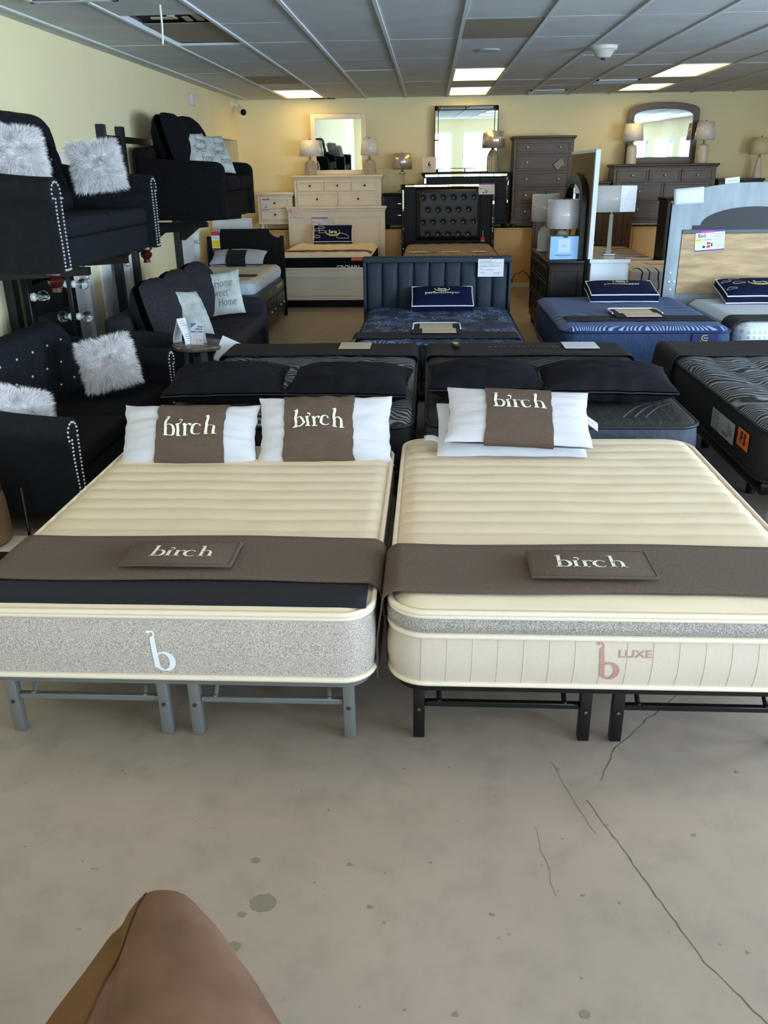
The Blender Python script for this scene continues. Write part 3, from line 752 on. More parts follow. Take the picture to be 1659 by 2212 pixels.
# white pillows with lettered brown sleeves
def sleeve_pillow(label, loc, rot, w, d, t, a0, a1, sc, wy, seed, wr=0.010, tags=False):
    S = pillow_fn(w, d, t, seed, wr, 0.05, 0.006)
    T = thing('pillow', label, 'pillow', loc, rot)
    link('pillow_case', pillow_mesh(S, 44, 30), WHTPIL, T, 80)
    N1, N2 = off_surf(S, 1, 0.007), off_surf(S, -1, 0.007)
    b = MB(); vs = []; n = 22; k = 18; fs = []
    for i in range(n + 1):
        u = a0 + (a1 - a0) * i / n
        ring = [N1(u, -0.985 + 1.97 * j / k) for j in range(k + 1)] + [N2(u, 0.985 - 1.97 * j / k) for j in range(k + 1)]
        vs += ring; c_ = len(ring)
    for i in range(n):
        for j in range(c_): fs.append((i * c_ + j, i * c_ + (j + 1) % c_, (i + 1) * c_ + (j + 1) % c_, (i + 1) * c_ + j))
    b.raw(vs, fs); sl = link('sleeve', b, LINEN, T, 60)
    b = MB(); NL = off_surf(S, 1, 0.0105); um = (a0 + a1) / 2
    for st in WORD: ribbon(b, st, lambda X, Y: NL(um + X * sc * 2 / w, wy + Y * sc * 2 / d))
    link('lettering', b, THREAD, sl, 0)
    if tags:
        b = MB(); b.grid(lambda p, q: (w / 2 * 0.95 + 0.055 * p, d * 0.12 - 0.05 * q - 0.03 * p, -0.01 - 0.02 * p + 0.006 * math.sin(q * 5)), 6, 6); link('care_tag', b, WHTPIL, T, 60, 0.001)
    return T
sleeve_pillow('plump white pillow with lettered brown sleeve, leftmost on the left cream bed', (-1.175, 3.895, 0.640), (math.radians(52), 0, math.radians(1)), 0.68, 0.33, 0.15, -0.46, 0.56, 0.060, 0.16, 1, 0.016)
sleeve_pillow('plump white pillow with lettered brown sleeve, beside the gap between the cream beds', (-0.505, 3.925, 0.660), (math.radians(55), 0, math.radians(2.5)), 0.66, 0.36, 0.16, -0.62, 0.44, 0.056, 0.22, 2, 0.016)
S = pillow_fn(0.72, 0.36, 0.10, 5, 0.006, 0.03, 0.004)
T = thing('pillow', 'plain flat white pillow under the lettered one on the right cream bed', 'pillow', (0.40, 3.985, 0.652), (math.radians(30), 0, 0))
link('pillow_case', pillow_mesh(S, 30, 20), WHTPIL, T, 80)
b = MB(); b.grid(lambda p, q: (-0.345 - 0.075 * p, -0.05 - 0.035 * q + 0.01 * p, 0.012 * math.sin(p * 3)), 6, 4); link('care_tag', b, WHTPIL, T, 60, 0.001)
sleeve_pillow('white pillow with lettered brown sleeve, top of the two on the right cream bed', (0.435, 3.955, 0.725), (math.radians(30), math.radians(2), math.radians(-1.5)), 0.70, 0.37, 0.11, -0.47, 0.47, 0.058, 0.30, 3, 0.008, True)
# ================================================================== the dark mattresses behind
BLKTOP = wave_mat('grey_line_knit', (20, 21, 24), (128, 134, 140), 8.5, 0.42, 3.0, 0.0, 0.8, 0.30, 0.95, bump=0.6)
BLKTOP2 = mat('black_quilt_top', (24, 26, 30), 0.75, var=0.3, vscale=26, bump=0.6, bscale=46)
BLKSIDE = mat('black_side_cloth', (18, 20, 25), 0.85, var=0.25, vscale=12, bump=0.5, bscale=30)
BLKPIPE = mat('black_piping', (14, 14, 16), 0.6)
BLUETOP = wave_mat('dusty_blue_knit', (72, 92, 134), (104, 126, 168), 3.2, 0.5, 1.6, 0.5, 0.7, 0.3, 0.7, bump=0.05)
NAVYQUILT = wave_mat('navy_fan_quilt', (44, 58, 88), (140, 168, 208), 8, 0.5, 5.0, 0.7, 0.7, 0.40, 0.95, bump=0.4, mask=5.0)
FANS = wave_mat('blue_fan_stripes', (34, 60, 118), (160, 188, 230), 9, 0.35, 3.0, 1.5708, 0.7, 0.45, 0.7, bump=0.3)
BLUESIDE = mat('dark_blue_side', (38, 62, 104), 0.8, var=0.2, vscale=20, bump=0.5, bscale=60)
NAVYSIDE = mat('navy_side', (22, 32, 52), 0.8, var=0.2, vscale=20, bump=0.4, bscale=60)
RUNBLK = mat('black_runner_cloth', (16, 17, 21), 0.75, var=0.15, vscale=12, bump=0.25, bscale=40)
RUNNAVY = mat('ink_runner_cloth', (22, 22, 36), 0.8, var=0.1, vscale=20)
WAVYWHITE = mat('white_knit_top', (222, 230, 236), 0.8, bump=0.5, bscale=40)
def hexdots():
    m = mat('white_dotted_knit', (226, 234, 242), 0.7); nt = m.node_tree; b = nt.nodes['Principled BSDF']
    tc = nt.nodes.new('ShaderNodeTexCoord'); v = nt.nodes.new('ShaderNodeTexVoronoi'); v.inputs['Scale'].default_value = 22; v.inputs['Randomness'].default_value = 0.15
    nt.links.new(tc.outputs['Object'], v.inputs['Vector'])
    r = nt.nodes.new('ShaderNodeValToRGB'); r.color_ramp.elements[0].position = 0.28; r.color_ramp.elements[1].position = 0.40
    r.color_ramp.elements[0].color = lin((172, 194, 220)); r.color_ramp.elements[1].color = lin((230, 238, 246))
    nt.links.new(v.outputs['Distance'], r.inputs['Fac']); nt.links.new(r.outputs['Color'], b.inputs['Base Color']); return m
HEXW = hexdots()

def leg_base(label, loc, w, l, h, m, inset=0.16, ins_y=0.30):
    t = thing('low_bed_base', label, 'bed base', loc)
    b = MB(); b.box(-w / 2, w / 2, -l / 2, l / 2, h - 0.07, h, 0.01, 2); link('deck', b, m, t)
    for x in (-w / 2 + inset, w / 2 - inset):
        for y in (-l / 2 + ins_y, 0.0 + 0.45, l / 2 - ins_y):
            b = MB(); b.lathe([(0.028, 0.003), (0.034, h - 0.07)], 14, (x, y, 0)); link('leg', b, m, t)
    return t
def tufts(px_, py_, a, amp):
    def q(x, y):
        return amp * (abs(math.sin(PI * (x + a * math.sin(y * 5)) / px_)) * abs(math.sin(PI * (y + a * math.cos(x * 4)) / py_))) ** 0.5 - amp * 0.5
    return q
B1, B2, B3 = (-0.80, 5.375), (0.715, 5.375), (2.47, 5.30)
leg_base('black legged base under the dark mattress behind the left cream bed', (B1[0], B1[1], 0), 1.36, 2.0, 0.29, BLACKM)
leg_base('black legged base under the dark mattress behind the right cream bed', (B2[0], B2[1], 0), 1.38, 2.0, 0.29, BLACKM)
leg_base('black legged base under the dark mattress with the orange sticker', (B3[0], B3[1], 0), 1.42, 2.14, 0.29, BLACKM, 0.20, 0.62)
m1 = mattress('mattress', 'black mattress with rippled grey line top, behind the left cream bed', (B1[0], B1[1], 0.295), 1.42, 2.12, 0.305, 0.11, BLKTOP, BLKSIDE, BLKPIPE, tufts(0.22, 0.2, 0.03, 0.016), 50, 70, 0.035, 0.09)
m2 = mattress('mattress', 'plain black mattress with thin grey diagonal lines, behind the right cream bed', (B2[0], B2[1], 0.295), 1.45, 2.12, 0.305, 0.11, BLKTOP2, mat('slate_border_cloth', (60, 68, 82), 0.8, var=0.15, vscale=14, bump=0.6, bscale=24), BLKPIPE, tufts(0.06, 0.06, 0.0, 0.004), 70, 100, 0.03, 0.08,
              bands=[(0.0, 0.275, MATS['slate_border_cloth'])])
b = MB()
def topz(x, y): return 0.3065
for (p, q) in (((-0.45, -0.15), (0.26, 0.60)), ((-0.40, -0.16), (0.32, 0.60)), ((-0.52, -0.13), (0.20, 0.60))):
    ribbon(b, [(p[0] + (q[0] - p[0]) * k / 20, p[1] + (q[1] - p[1]) * k / 20, 0.006) for k in range(21)], lambda x, y: (x, y, 0.3085))
for dx in (0, 0.06, 0.12):
    ribbon(b, [(0.33 + dx + 0.20 * (k / 16), -0.98 + 0.28 * math.sin(k / 16 * 1.4), 0.008) for k in range(17)], lambda x, y: (x, y, 0.3085))
link('grey_line', b, mat('grey_line_thread', (104, 110, 118), 0.7), m2, 0)
m3 = mattress('mattress', 'black mattress with thick grey rippled top and orange sticker on its side, right edge', (B3[0], B3[1], 0.295), 1.46, 2.28, 0.31, 0.13, BLKTOP, mat('black_border', (24, 25, 27), 0.85, var=0.2, vscale=60, bump=0.4, bscale=80), BLKPIPE, tufts(0.24, 0.16, 0.04, 0.020), 50, 80, 0.035, 0.09)
# orange sticker and paper label on the side facing the aisle
b = MB(); x = -0.747
def sidecard(mb, y0, y1, z0, z1, mi, e, sk=0.0): mb.raw([(x - e, y0, z0 + sk), (x - e, y1, z0), (x - e, y1, z1), (x - e, y0, z1 + sk)], [(0, 1, 2, 3)], mi)
sidecard(b, -0.92, -0.75, 0.115, 0.215, 0, 0.004)
Mx = Matrix(((0, 0, -1, x - 0.0052), (-1, 0, 0, -0.835), (0, 1, 0, 0.165), (0, 0, 0, 1)))
vs, fs = textmesh('F S', 0.085, 'CENTER', 0.006); b.raw([Mx @ Vector((v.x * 0.8, v.y, 0)) for v in vs], fs, 1)
link('orange_sticker', b, [ORANGE, INK], m3, 0)['label'] = 'orange sticker with the letters F S'
b = MB(); sidecard(b, -0.70, -0.30, 0.085, 0.205, 0, 0.004)
for k in range(6):
    z_ = 0.19 - 0.018 * k; sidecard(b, -0.42 - 0.02 * (k % 2), -0.325, z_ - 0.006, z_, 1, 0.005)
sidecard(b, -0.60, -0.50, 0.10, 0.118, 1, 0.005)
for k in range(4): sidecard(b, -0.60 - 0.02 * k, -0.59 - 0.02 * k, 0.12, 0.19 - 0.01 * k, 1, 0.005)
link('law_label', b, [mat('grey_label_paper', (176, 178, 176), 0.7), GREYINK], m3, 0)['label'] = 'white printed paper label'
# black pillows
def black_pillow(label, x, y, w, d, rz, seed, z=0.60):
    S_ = pillow_fn(w, d, 0.20, seed, 0.022, 0.05, 0.012)
    t = thing('pillow', label, 'pillow', (x, y, z + 0.104), (math.radians(4), 0, rz))
    link('pillow_case', pillow_mesh(S_, 30, 22), BLKPIL, t, 80)
    b = MB(); b.tube([S_(u, v, 0) for u, v in [(-1 + 2 * k / 14, -1) for k in range(15)] + [(1, -1 + 2 * k / 10) for k in range(1, 11)] + [(1 - 2 * k / 14, 1) for k in range(1, 15)] + [(-1, 1 - 2 * k / 10) for k in range(1, 10)]], 0.006, 6, True); link('seam', b, BLKPIPE, t)
black_pillow('black pillow at far left, behind the leftmost lettered pillow', -1.18, 4.78, 0.68, 0.52, 0.08, 11)
black_pillow('black pillow behind the second lettered white pillow', -0.46, 4.77, 0.70, 0.50, -0.05, 12)
black_pillow('black pillow behind the stacked white pillows', 0.33, 4.86, 0.66, 0.46, 0.0, 13)
black_pillow('black pillow at the right corner of the plain black mattress', 1.02, 4.82, 0.74, 0.48, -0.06, 14)
# black runners with paper cards
runner('bed_runner', 'black cloth runner over the far end of the rippled black mattress', (B1[0], 6.18, 0.61), 1.45, 0, 0.44, 0.24, 0.24, RUNBLK, 0.008, 0.006)
runner('bed_runner', 'black cloth runner over the far end of the plain black mattress', (B2[0], 6.18, 0.61), 1.48, 0, 0.44, 0.24, 0.24, RUNBLK, 0.008, 0.006)
runner('bed_runner', 'black cloth runner over the far end of the mattress with the orange sticker', (B3[0], 6.17, 0.615), 1.50, 0, 0.50, 0.26, 0.26, RUNBLK, 0.012, 0.008)
def flat_card(name, label, cat, x, y, z, w, d, rz, mats=(PAPERW, GREYINK), lines=4, rx=0.0, group=None):
    b = MB(); b.box(-w / 2, w / 2, -d / 2, d / 2, 0, 0.002)
    for k in range(lines):
        yy = d / 2 - d * (k + 1) / (lines + 1); scribble(b, -w * 0.42, w * (0.42 - 0.2 * (k % 2)), yy, d * 0.05, 1, z=0.0028)
    o = link(name, b, list(mats), smooth=0); o.location = (x, y, z); o.rotation_euler = (rx, 0, rz); return tag(o, label, cat, group)
flat_card('paper_card', 'cream printed card on the black runner of the rippled black mattress', 'card', -0.555, 6.27, 0.624, 0.235, 0.24, 0.0)
flat_card('paper_card', 'white sheet on the black runner of the plain black mattress', 'card', 1.12, 6.27, 0.624, 0.25, 0.24, 0.0, (PAPER, GREYINK))
t = thing('remote_control', 'small black and gold remote on the runner of the plain black mattress', 'remote control', (0.20, 6.25, 0.622), (0, 0, 0.1))
b = MB(); b.box(-0.022, 0.022, -0.09, 0.075, 0, 0.018, 0.006, 2); link('body', b, BLKWOOD, t)
b = MB(); b.box(-0.019, 0.019, -0.02, 0.07, 0.018, 0.020); link('keypad', b, BRASS, t, 0)
b = MB()
vs, fs = textmesh('Beautyrest', 0.10); 
b.raw([Vector((v.x * 1.25 + v.y * 0.25, v.y, 0)) for v in vs], fs); o = link('lettering', b, mat('dark_gloss_thread', (52, 54, 60), 0.4), smooth=0); o.location = (0.70, 6.20, 0.6235); o.rotation_euler = (0, 0, PI)
o.parent = [x_ for x_ in COL.objects if x_.get('label') == 'black cloth runner over the far end of the plain black mattress'][0]; o.location = (-0.02, 0.02, 0.0165)

# ------------------------------------------------------------------ navy channel-tufted bed
t = thing('upholstered_bed', 'dark slate blue upholstered bed with vertical channel headboard, mid room', 'bed', (0.075, 8.0, 0))
Wd = 1.53
b = MB(); b.box(-Wd / 2, Wd / 2, 0.955, 1.04, 0.0, 0.99, 0.02, 3); b.box(-Wd / 2 - 0.005, Wd / 2 + 0.005, 0.90, 1.045, 0.955, 1.015, 0.018, 3)
b.box(-Wd / 2, -Wd / 2 + 0.03, 0.90, 0.96, 0.02, 0.96, 0.01, 2); b.box(Wd / 2 - 0.03, Wd / 2, 0.90, 0.96, 0.02, 0.96, 0.01, 2); hbp = link('headboard', b, NAVYFAB, t)
n = 9; cw = (Wd - 0.06) / n
for k in range(n):
    x0 = -Wd / 2 + 0.03 + cw * k; b = MB()
    b.grid(lambda u, v: (x0 + cw * u, 0.955 - 0.042 * (1 - abs(2 * u - 1) ** 2.6) ** 0.5 * (1 - max(0, (v - 0.94) / 0.06) ** 2), 0.05 + 0.905 * v), 12, 12); link('channel', b, NAVYFAB, hbp, 60)
b = MB(); b.box(-0.73, 0.73, -1.06, 0.90, 0.06, 0.20, 0.02, 3); link('side_rail', b, NAVYFAB, t)
for x in (-0.66, 0.66):
    for y in (-0.98, 0.80): b = MB(); b.box(x - 0.03, x + 0.03, y - 0.03, y + 0.03, 0.002, 0.06, 0.005, 1); link('leg', b, BLKWOOD, t)
mattress('mattress', 'navy quilted mattress on the channel headboard bed', (0.09, 7.91, 0.203), 1.42, 1.96, 0.317, 0.11, NAVYQUILT, NAVYSIDE, BLKPIPE, tufts(0.11, 0.11, 0.02, 0.010), 60, 80, 0.03, 0.08)
def gusset_pillow(label, loc, rot, w, d, t, seed, logo=True, words=True, clouds=False, group=None):
    S_ = pillow_fn(w, d, t, seed, 0.006, 0.02, 0.035, 3.0)
    T_ = thing('pillow', label, 'pillow', loc, rot)
    link('pillow_case', pillow_mesh(S_, 26, 18, edge=0.035), NAVYPIL, T_, 60)
    loop = [(-1 + 2 * k / 14, -1) for k in range(15)] + [(1, -1 + 2 * k / 10) for k in range(1, 11)] + [(1 - 2 * k / 14, 1) for k in range(1, 15)] + [(-1, 1 - 2 * k / 10) for k in range(1, 10)]
    for s_ in (1, -1):
        b = MB(); b.tube([S_(u, v, s_) for u, v in loop], 0.006, 6, True); link('piping', b, WTHREAD, T_)
    N_ = off_surf(S_, 1, 0.004)
    if logo:
        cy = 0.42 if words else 0.08
        k_ = 0.42 if words else 0.62
        b = MB()
        def at(X, Y): return N_(X / (w / 2), cy + Y / (d / 2))
        ribbon(b, arc(0, 0, 0.115 * k_ * 1.6, 0.06 * k_ * 1.6, 150, 395, lambda a: 0.007 + 0.012 * max(0, -math.sin(a)) * (1.5 if not words else 1), 26), at); link('moon_ring', b, YTHREAD, T_, 0)
        b = MB(); vs, fs = textmesh('Serta', 0.085 * k_ * 1.6, 'CENTER', 0.002); b.raw([at(v.x * 0.75, v.y) for v in vs], fs)
        if words:
            link('logo_lettering', b, WTHREAD, T_, 0); b = MB()
            vs, fs = textmesh('perfectsleeper', 0.062, 'CENTER', 0.0006); b.raw([N_(v.x / (w / 2), 0.02 + v.y / (d / 2)) for v in vs], fs)
        link('lettering', b, WTHREAD, T_, 0)
    if clouds:
        b = MB()
        for (cx_, cy_, s_) in ((0.52, -0.45, 1.0), (-0.55, 0.10, 0.6), (-0.60, 0.62, 0.5), (-0.82, -0.45, 0.5), (-0.84, 0.36, 0.45)):
            pts = [(-0.09, -0.03), (-0.10, 0.0), (-0.075, 0.02), (-0.06, 0.04), (-0.03, 0.055), (0.0, 0.05), (0.02, 0.035), (0.05, 0.04), (0.065, 0.02), (0.09, 0.012), (0.10, -0.012), (0.085, -0.03), (0, -0.032), (-0.09, -0.03)]
            ribbon(b, [(cx_ * w / 2 + x * s_, cy_ * d / 2 + y * s_, 0.006) for x, y in pts], lambda X, Y: N_(max(-0.99, min(0.99, X / (w / 2))), max(-0.99, min(0.99, Y / (d / 2)))))
        link('cloud_embroidery', b, WTHREAD, T_, 0)
    return T_
gusset_pillow('navy pillow with white piping leaning on the channel headboard', (0.13, 8.72, 0.617), (math.radians(24), 0, math.radians(1)), 0.62, 0.36, 0.15, 21)
runner('bed_runner', 'ink black runner across the navy quilted mattress', (0.06, 7.20, 0.529), 1.44, 0, 0.30, 0.01, 0.01, RUNNAVY, 0.003, 0.005)
def runner_patch(label, x, y, z, w, d):
    t = thing('card_holder', label, 'card holder', (x, y, z))
    b = MB(); b.box(-w / 2, w / 2, -d / 2, d / 2, 0, 0.006, 0.002, 1); link('pocket', b, RUNNAVY, t)
    b = MB(); b.tube([(-w / 2, -d * 0.1, 0.009), (-w / 2, d / 2 - 0.03, 0.009), (-w / 2 + 0.03, d / 2, 0.009), (w / 2 - 0.03, d / 2, 0.009), (w / 2, d / 2 - 0.03, 0.009), (w / 2, -d * 0.1, 0.009)], 0.007, 6); link('piping', b, WTHREAD, t)
    b = MB(); b.box(-w * 0.36, w * 0.34, -d * 0.02, d * 0.40, 0.006, 0.009); b.box(-w * 0.30, w * 0.40, -d * 0.46, -d * 0.06, 0.006, 0.010); link('card', b, PAPERW, t, 0)
    return t
runner_patch('white edged pocket with two cream cards on the navy quilted mattress', 0.065, 7.46, 0.540, 0.42, 0.50)

# ------------------------------------------------------------------ blue mattress on the right
BB = (1.815, 8.03)
leg_base('black legged base under the blue mattress', (BB[0], BB[1], 0), 1.36, 1.84, 0.255, BLACKM)
mb_ = mattress('mattress', 'blue mattress with pale fan stripes along its edge', (BB[0], BB[1], 0.26), 1.40, 1.90, 0.345, 0.12, BLUETOP, BLUESIDE, mat('blue_piping', (18, 34, 74), 0.6), tufts(0.5, 0.4, 0.05, 0.006), 40, 50, 0.035, 0.09)
b = MB()
q = [(x, y) for x, y in rr_outline(1.37, 1.87, 0.11, 8)]
def fan(u, v):
    x = -0.62 + 1.24 * u; y = -0.945 + 0.075 * v
    d = max(0.0, sd_rr(x, y, 1.40, 1.90, 0.12)); return (x, y, 0.345 - 0.035 + 0.035 * math.sqrt(max(0, 1 - (1 - min(1, d / 0.09)) ** 2)) + 0.004)
b.grid(fan, 40, 6); link('stripe_band', b, FANS, mb_, 60)
b = MB(); y_ = -0.95 - 0.015
b.box(0.365, 0.575, y_ - 0.002, y_, 0.185, 0.30); 
My = Matrix(((1, 0, 0, 0.47), (0, 0, -1, y_ - 0.0035), (0, 1, 0, 0.235), (0, 0, 0, 1)))
text(b, 'perfectsleeper', 0.026, 0, 0, 0, 1, M=My); text(b, 'Serta', 0.018, 0.005, 0.032, 0, 1, M=My)
b.raw([My @ Vector(p) for p in ((-0.035, -0.028, 0), (0.035, -0.028, 0), (0.035, -0.02, 0), (-0.035, -0.02, 0))], [(0, 1, 2, 3)], 1)
ribbon(b, arc(0, 0.032, 0.030, 0.022, 60, 310, lambda a: 0.005, 20), lambda X, Y: My @ Vector((X, Y, 0)), 2)
link('badge', b, [mat('deep_blue_badge', (16, 34, 92), 0.6), WTHREAD, YTHREAD], mb_, 0)
gusset_pillow('navy pillow with white piping on the blue mattress', (1.93, 8.74, 0.683), (math.radians(12), 0, 0), 0.66, 0.40, 0.15, 22)
runner('bed_runner', 'ink black runner across the blue mattress', (1.83, 7.52, 0.613), 1.30, 0, 0.26, 0.0, 0.02, RUNNAVY, 0.003, 0.005)
runner_patch('white edged pocket with two cream cards on the blue mattress', 1.86, 7.72, 0.625, 0.44, 0.46)

# ------------------------------------------------------------------ arched grey and oak bed
t = thing('arched_bed', 'weathered grey bed with arched headboard and oak panel, right edge', 'bed', (3.25, 9.0, 0))
hw = 0.83
def arch_out(hw, z0, zs, zt, flat, n=24):
    pts = [(-hw, z0), (-hw, zs), (-hw + flat, zs)]
    for k in range(1, n): 
        a = PI * k / n; x = -(hw - flat) * math.cos(a); pts.append((x, zs + 0.0 + (zt - zs) * math.sin(a) ** 0.75))
    return pts + [(hw - flat, zs), (hw, zs), (hw, z0)]
b = MB(); b.prism(arch_out(hw, 0.50, 1.50, 1.69, 0.10), 0.03, 0.08); hb = link('headboard', b, GREYWOOD, t, 30)
for s_ in (-1, 1):
    b = MB(); b.box(s_ * hw - (0 if s_ > 0 else 0.0), s_ * (hw - 0.13), 0.02, 0.10, 0.0, 1.525, 0.008, 2); link('post', b, GREYWOOD, t)
b = MB()
inn = [(-0.60, 1.22), (-0.60, 1.29), (-0.52, 1.29)] + [(-0.52 * math.cos(PI * k / 20), 1.29 + 0.175 * math.sin(PI * k / 20)) for k in range(1, 20)] + [(0.52, 1.29), (0.60, 1.29), (0.60, 1.22)]
b.prism(inn, 0.018, 0.03); link('black_inset', b, mat('black_slate_panel', (24, 30, 36), 0.55), hb, 30)
b = MB(); b.box(-0.70, 0.70, 0.012, 0.028, 0.62, 1.21, 0.002, 1); link('oak_panel', b, OAK, hb, 0)
b = MB(); b.box(-0.70, 0.70, 0.008, 0.026, 1.212, 1.25, 0.003, 1); link('rail_cap', b, mat('dark_grey_rail', (84, 88, 92), 0.5), hb, 0)
b = MB()
for z, x in ((0.66, -0.76), (0.74, -0.78), (0.74, -0.73), (0.83, -0.775)): b.lathe([(0.011, 0), (0.011, 0.004), (0.001, 0.005)], 10, M=Matrix.Translation((x, 0.018, z)) @ Matrix.Rotation(PI / 2, 4, 'X'))
link('bolt', b, NICKEL, t)
for s_ in (-1, 1):
    b = MB(); b.box(s_ * 0.56, s_ * 0.60, -1.55, -0.14, 0.12, 0.24, 0.005, 1); link('side_rail', b, BLKWOOD, t)
b = MB(); b.box(-0.56, 0.56, -1.50, -0.05, 0.20, 0.236); link('slat_deck', b, BLKWOOD, t, 0)
for x in (-0.54, 0.54): 
    b = MB(); b.box(x - 0.025, x + 0.025, -1.50, -1.45, 0.002, 0.20); link('leg', b, BLKWOOD, t, 0)
mw = mattress('mattress', 'white knit mattress with dotted front on the arched bed', (3.37, 8.15, 0.243), 1.42, 1.62, 0.345, 0.12, WAVYWHITE, mat('teal_border', (36, 58, 72), 0.8, bump=0.4, bscale=60), mat('teal_piping', (30, 46, 58), 0.7), None, 30, 30, 0.05, 0.12, bands=[(0.0, 0.16, MATS['teal_border']), (0.16, 0.295, HEXW)], pipes=[(0.012, 0.008)])
runner('bed_runner', 'dark grey runner across the foot of the white dotted mattress', (3.36, 7.60, 0.601), 1.46, 0, 0.30, 0.20, 0.10, mat('dark_grey_runner', (46, 50, 50), 0.85), 0.004, 0.006, 0.09)
gusset_pillow('navy pillow with cloud stitching against the oak panel, right edge', (3.26, 8.66, 0.69), (math.radians(14), 0, 0), 0.74, 0.44, 0.17, 23, True, False, True)
# price cards and sheets
def price_card(label, loc, w, h, rot=(PI / 2, 0, 0), head='Bed', big=True):
    b = MB(); b.box(-w / 2, w / 2, -h / 2, h / 2, -0.002, 0.0, mi=0)
    rect(b, -w / 2, w / 2, h * 0.40, h / 2, 1); rect(b, -w * 0.3, w * 0.15, h * 0.38, h * 0.47, 2, 0.0013); rect(b, -w / 2, w / 2, -h / 2, -h * 0.44, 1)
    rect(b, -w * 0.47, -w * 0.28, -h * 0.02, h * 0.12, 3); scribble(b, -w * 0.46, -w * 0.30, h * 0.05, h * 0.07, 5, z=0.0016)
    if head: text(b, head, h * 0.26, -w * 0.28, h * 0.25, 0.0014, 5)
    scribble(b, w * 0.16, w * 0.46, h * 0.30, h * 0.07, 5); scribble(b, w * 0.14, w * 0.46, h * 0.18, h * 0.07, 5)
    scribble(b, -w * 0.22, w * 0.05, h * 0.04, h * 0.10, 5); scribble(b, w * 0.10, w * 0.44, h * 0.03, h * 0.05, 6); scribble(b, w * 0.14, w * 0.46, -h * 0.14, h * 0.05, 6); scribble(b, w * 0.14, w * 0.46, -h * 0.26, h * 0.06, 5)
    rect(b, -w * 0.10, w * 0.02, -h * 0.18, -h * 0.08, 4); rect(b, -w * 0.10, w * 0.02, -h * 0.34, -h * 0.23, 4); rect(b, -w * 0.24, -w * 0.15, -h * 0.34, -h * 0.24, 5); rect(b, w * 0.055, w * 0.095, -h * 0.30, -h * 0.12, 5)
    o = link('price_card', b, CARDM, smooth=0); o.location = loc; o.rotation_euler = rot; return tag(o, label, 'price card')
price_card('printed price card on the oak panel of the arched bed', (2.83, 9.007, 1.145), 0.29, 0.20, (PI / 2, math.radians(-4), 0))
b = MB(); b.grid(lambda u, v: ((u - 0.5) * 0.29, (v - 0.5) * 0.15, 0.012 * math.sin(u * 3)), 8, 4); o = link('paper_sheet', b, PAPER, smooth=60, solid=0.0015); o.location = (2.57, 9.012, 1.57); o.rotation_euler = (PI / 2 - 0.05, math.radians(-4), 0); tag(o, 'blank white sheet pinned at the left corner of the arched headboard', 'paper')
b = MB(); b.box(-0.07, 0.07, -0.03, 0.03, -0.002, 0); scribble(b, -0.05, 0.05, 0, 0.015, 1); o = link('paper_slip', b, [PAPER, INK], smooth=0); o.location = (2.99, 9.055, 1.705); o.rotation_euler = (PI / 2, math.radians(-6), 0); tag(o, 'small white slip standing on top of the arched headboard', 'paper')
b = MB(); w, h = 0.262, 0.175; b.box(-w / 2, w / 2, -h / 2, h / 2, -0.002, 0)
for k, (x0, x1, y) in enumerate(((-0.11, 0.01, 0.065), (-0.11, -0.04, 0.028), (-0.02, 0.03, 0.034), (-0.11, -0.07, -0.012), (-0.05, 0.03, -0.02), (-0.11, -0.06, -0.045), (0.03, 0.10, -0.05), (0.03, 0.09, -0.066))): scribble(b, x0, x1, y, 0.014, 1)
for y in (0.048, 0.012): ribbon(b, seg(-0.12, y, 0.003, 0.05, y + 0.006, 0.003, 3), lambda X, Y: (X, Y, 0.0012), 1)
scribble(b, 0.055, 0.115, 0.05, 0.02, 2); scribble(b, 0.055, 0.11, 0.02, 0.02, 2)
rect(b, -0.012, 0.012, h / 2 - 0.004, h / 2 + 0.014, 2, 0.002)
o = link('handwritten_sheet', b, [PAPER, INK, GREYINK], smooth=0); o.location = (0.625, 8.895, 0.905); o.rotation_euler = (PI / 2, 0, 0); tag(o, 'white handwritten sheet clipped on the channel headboard', 'paper')
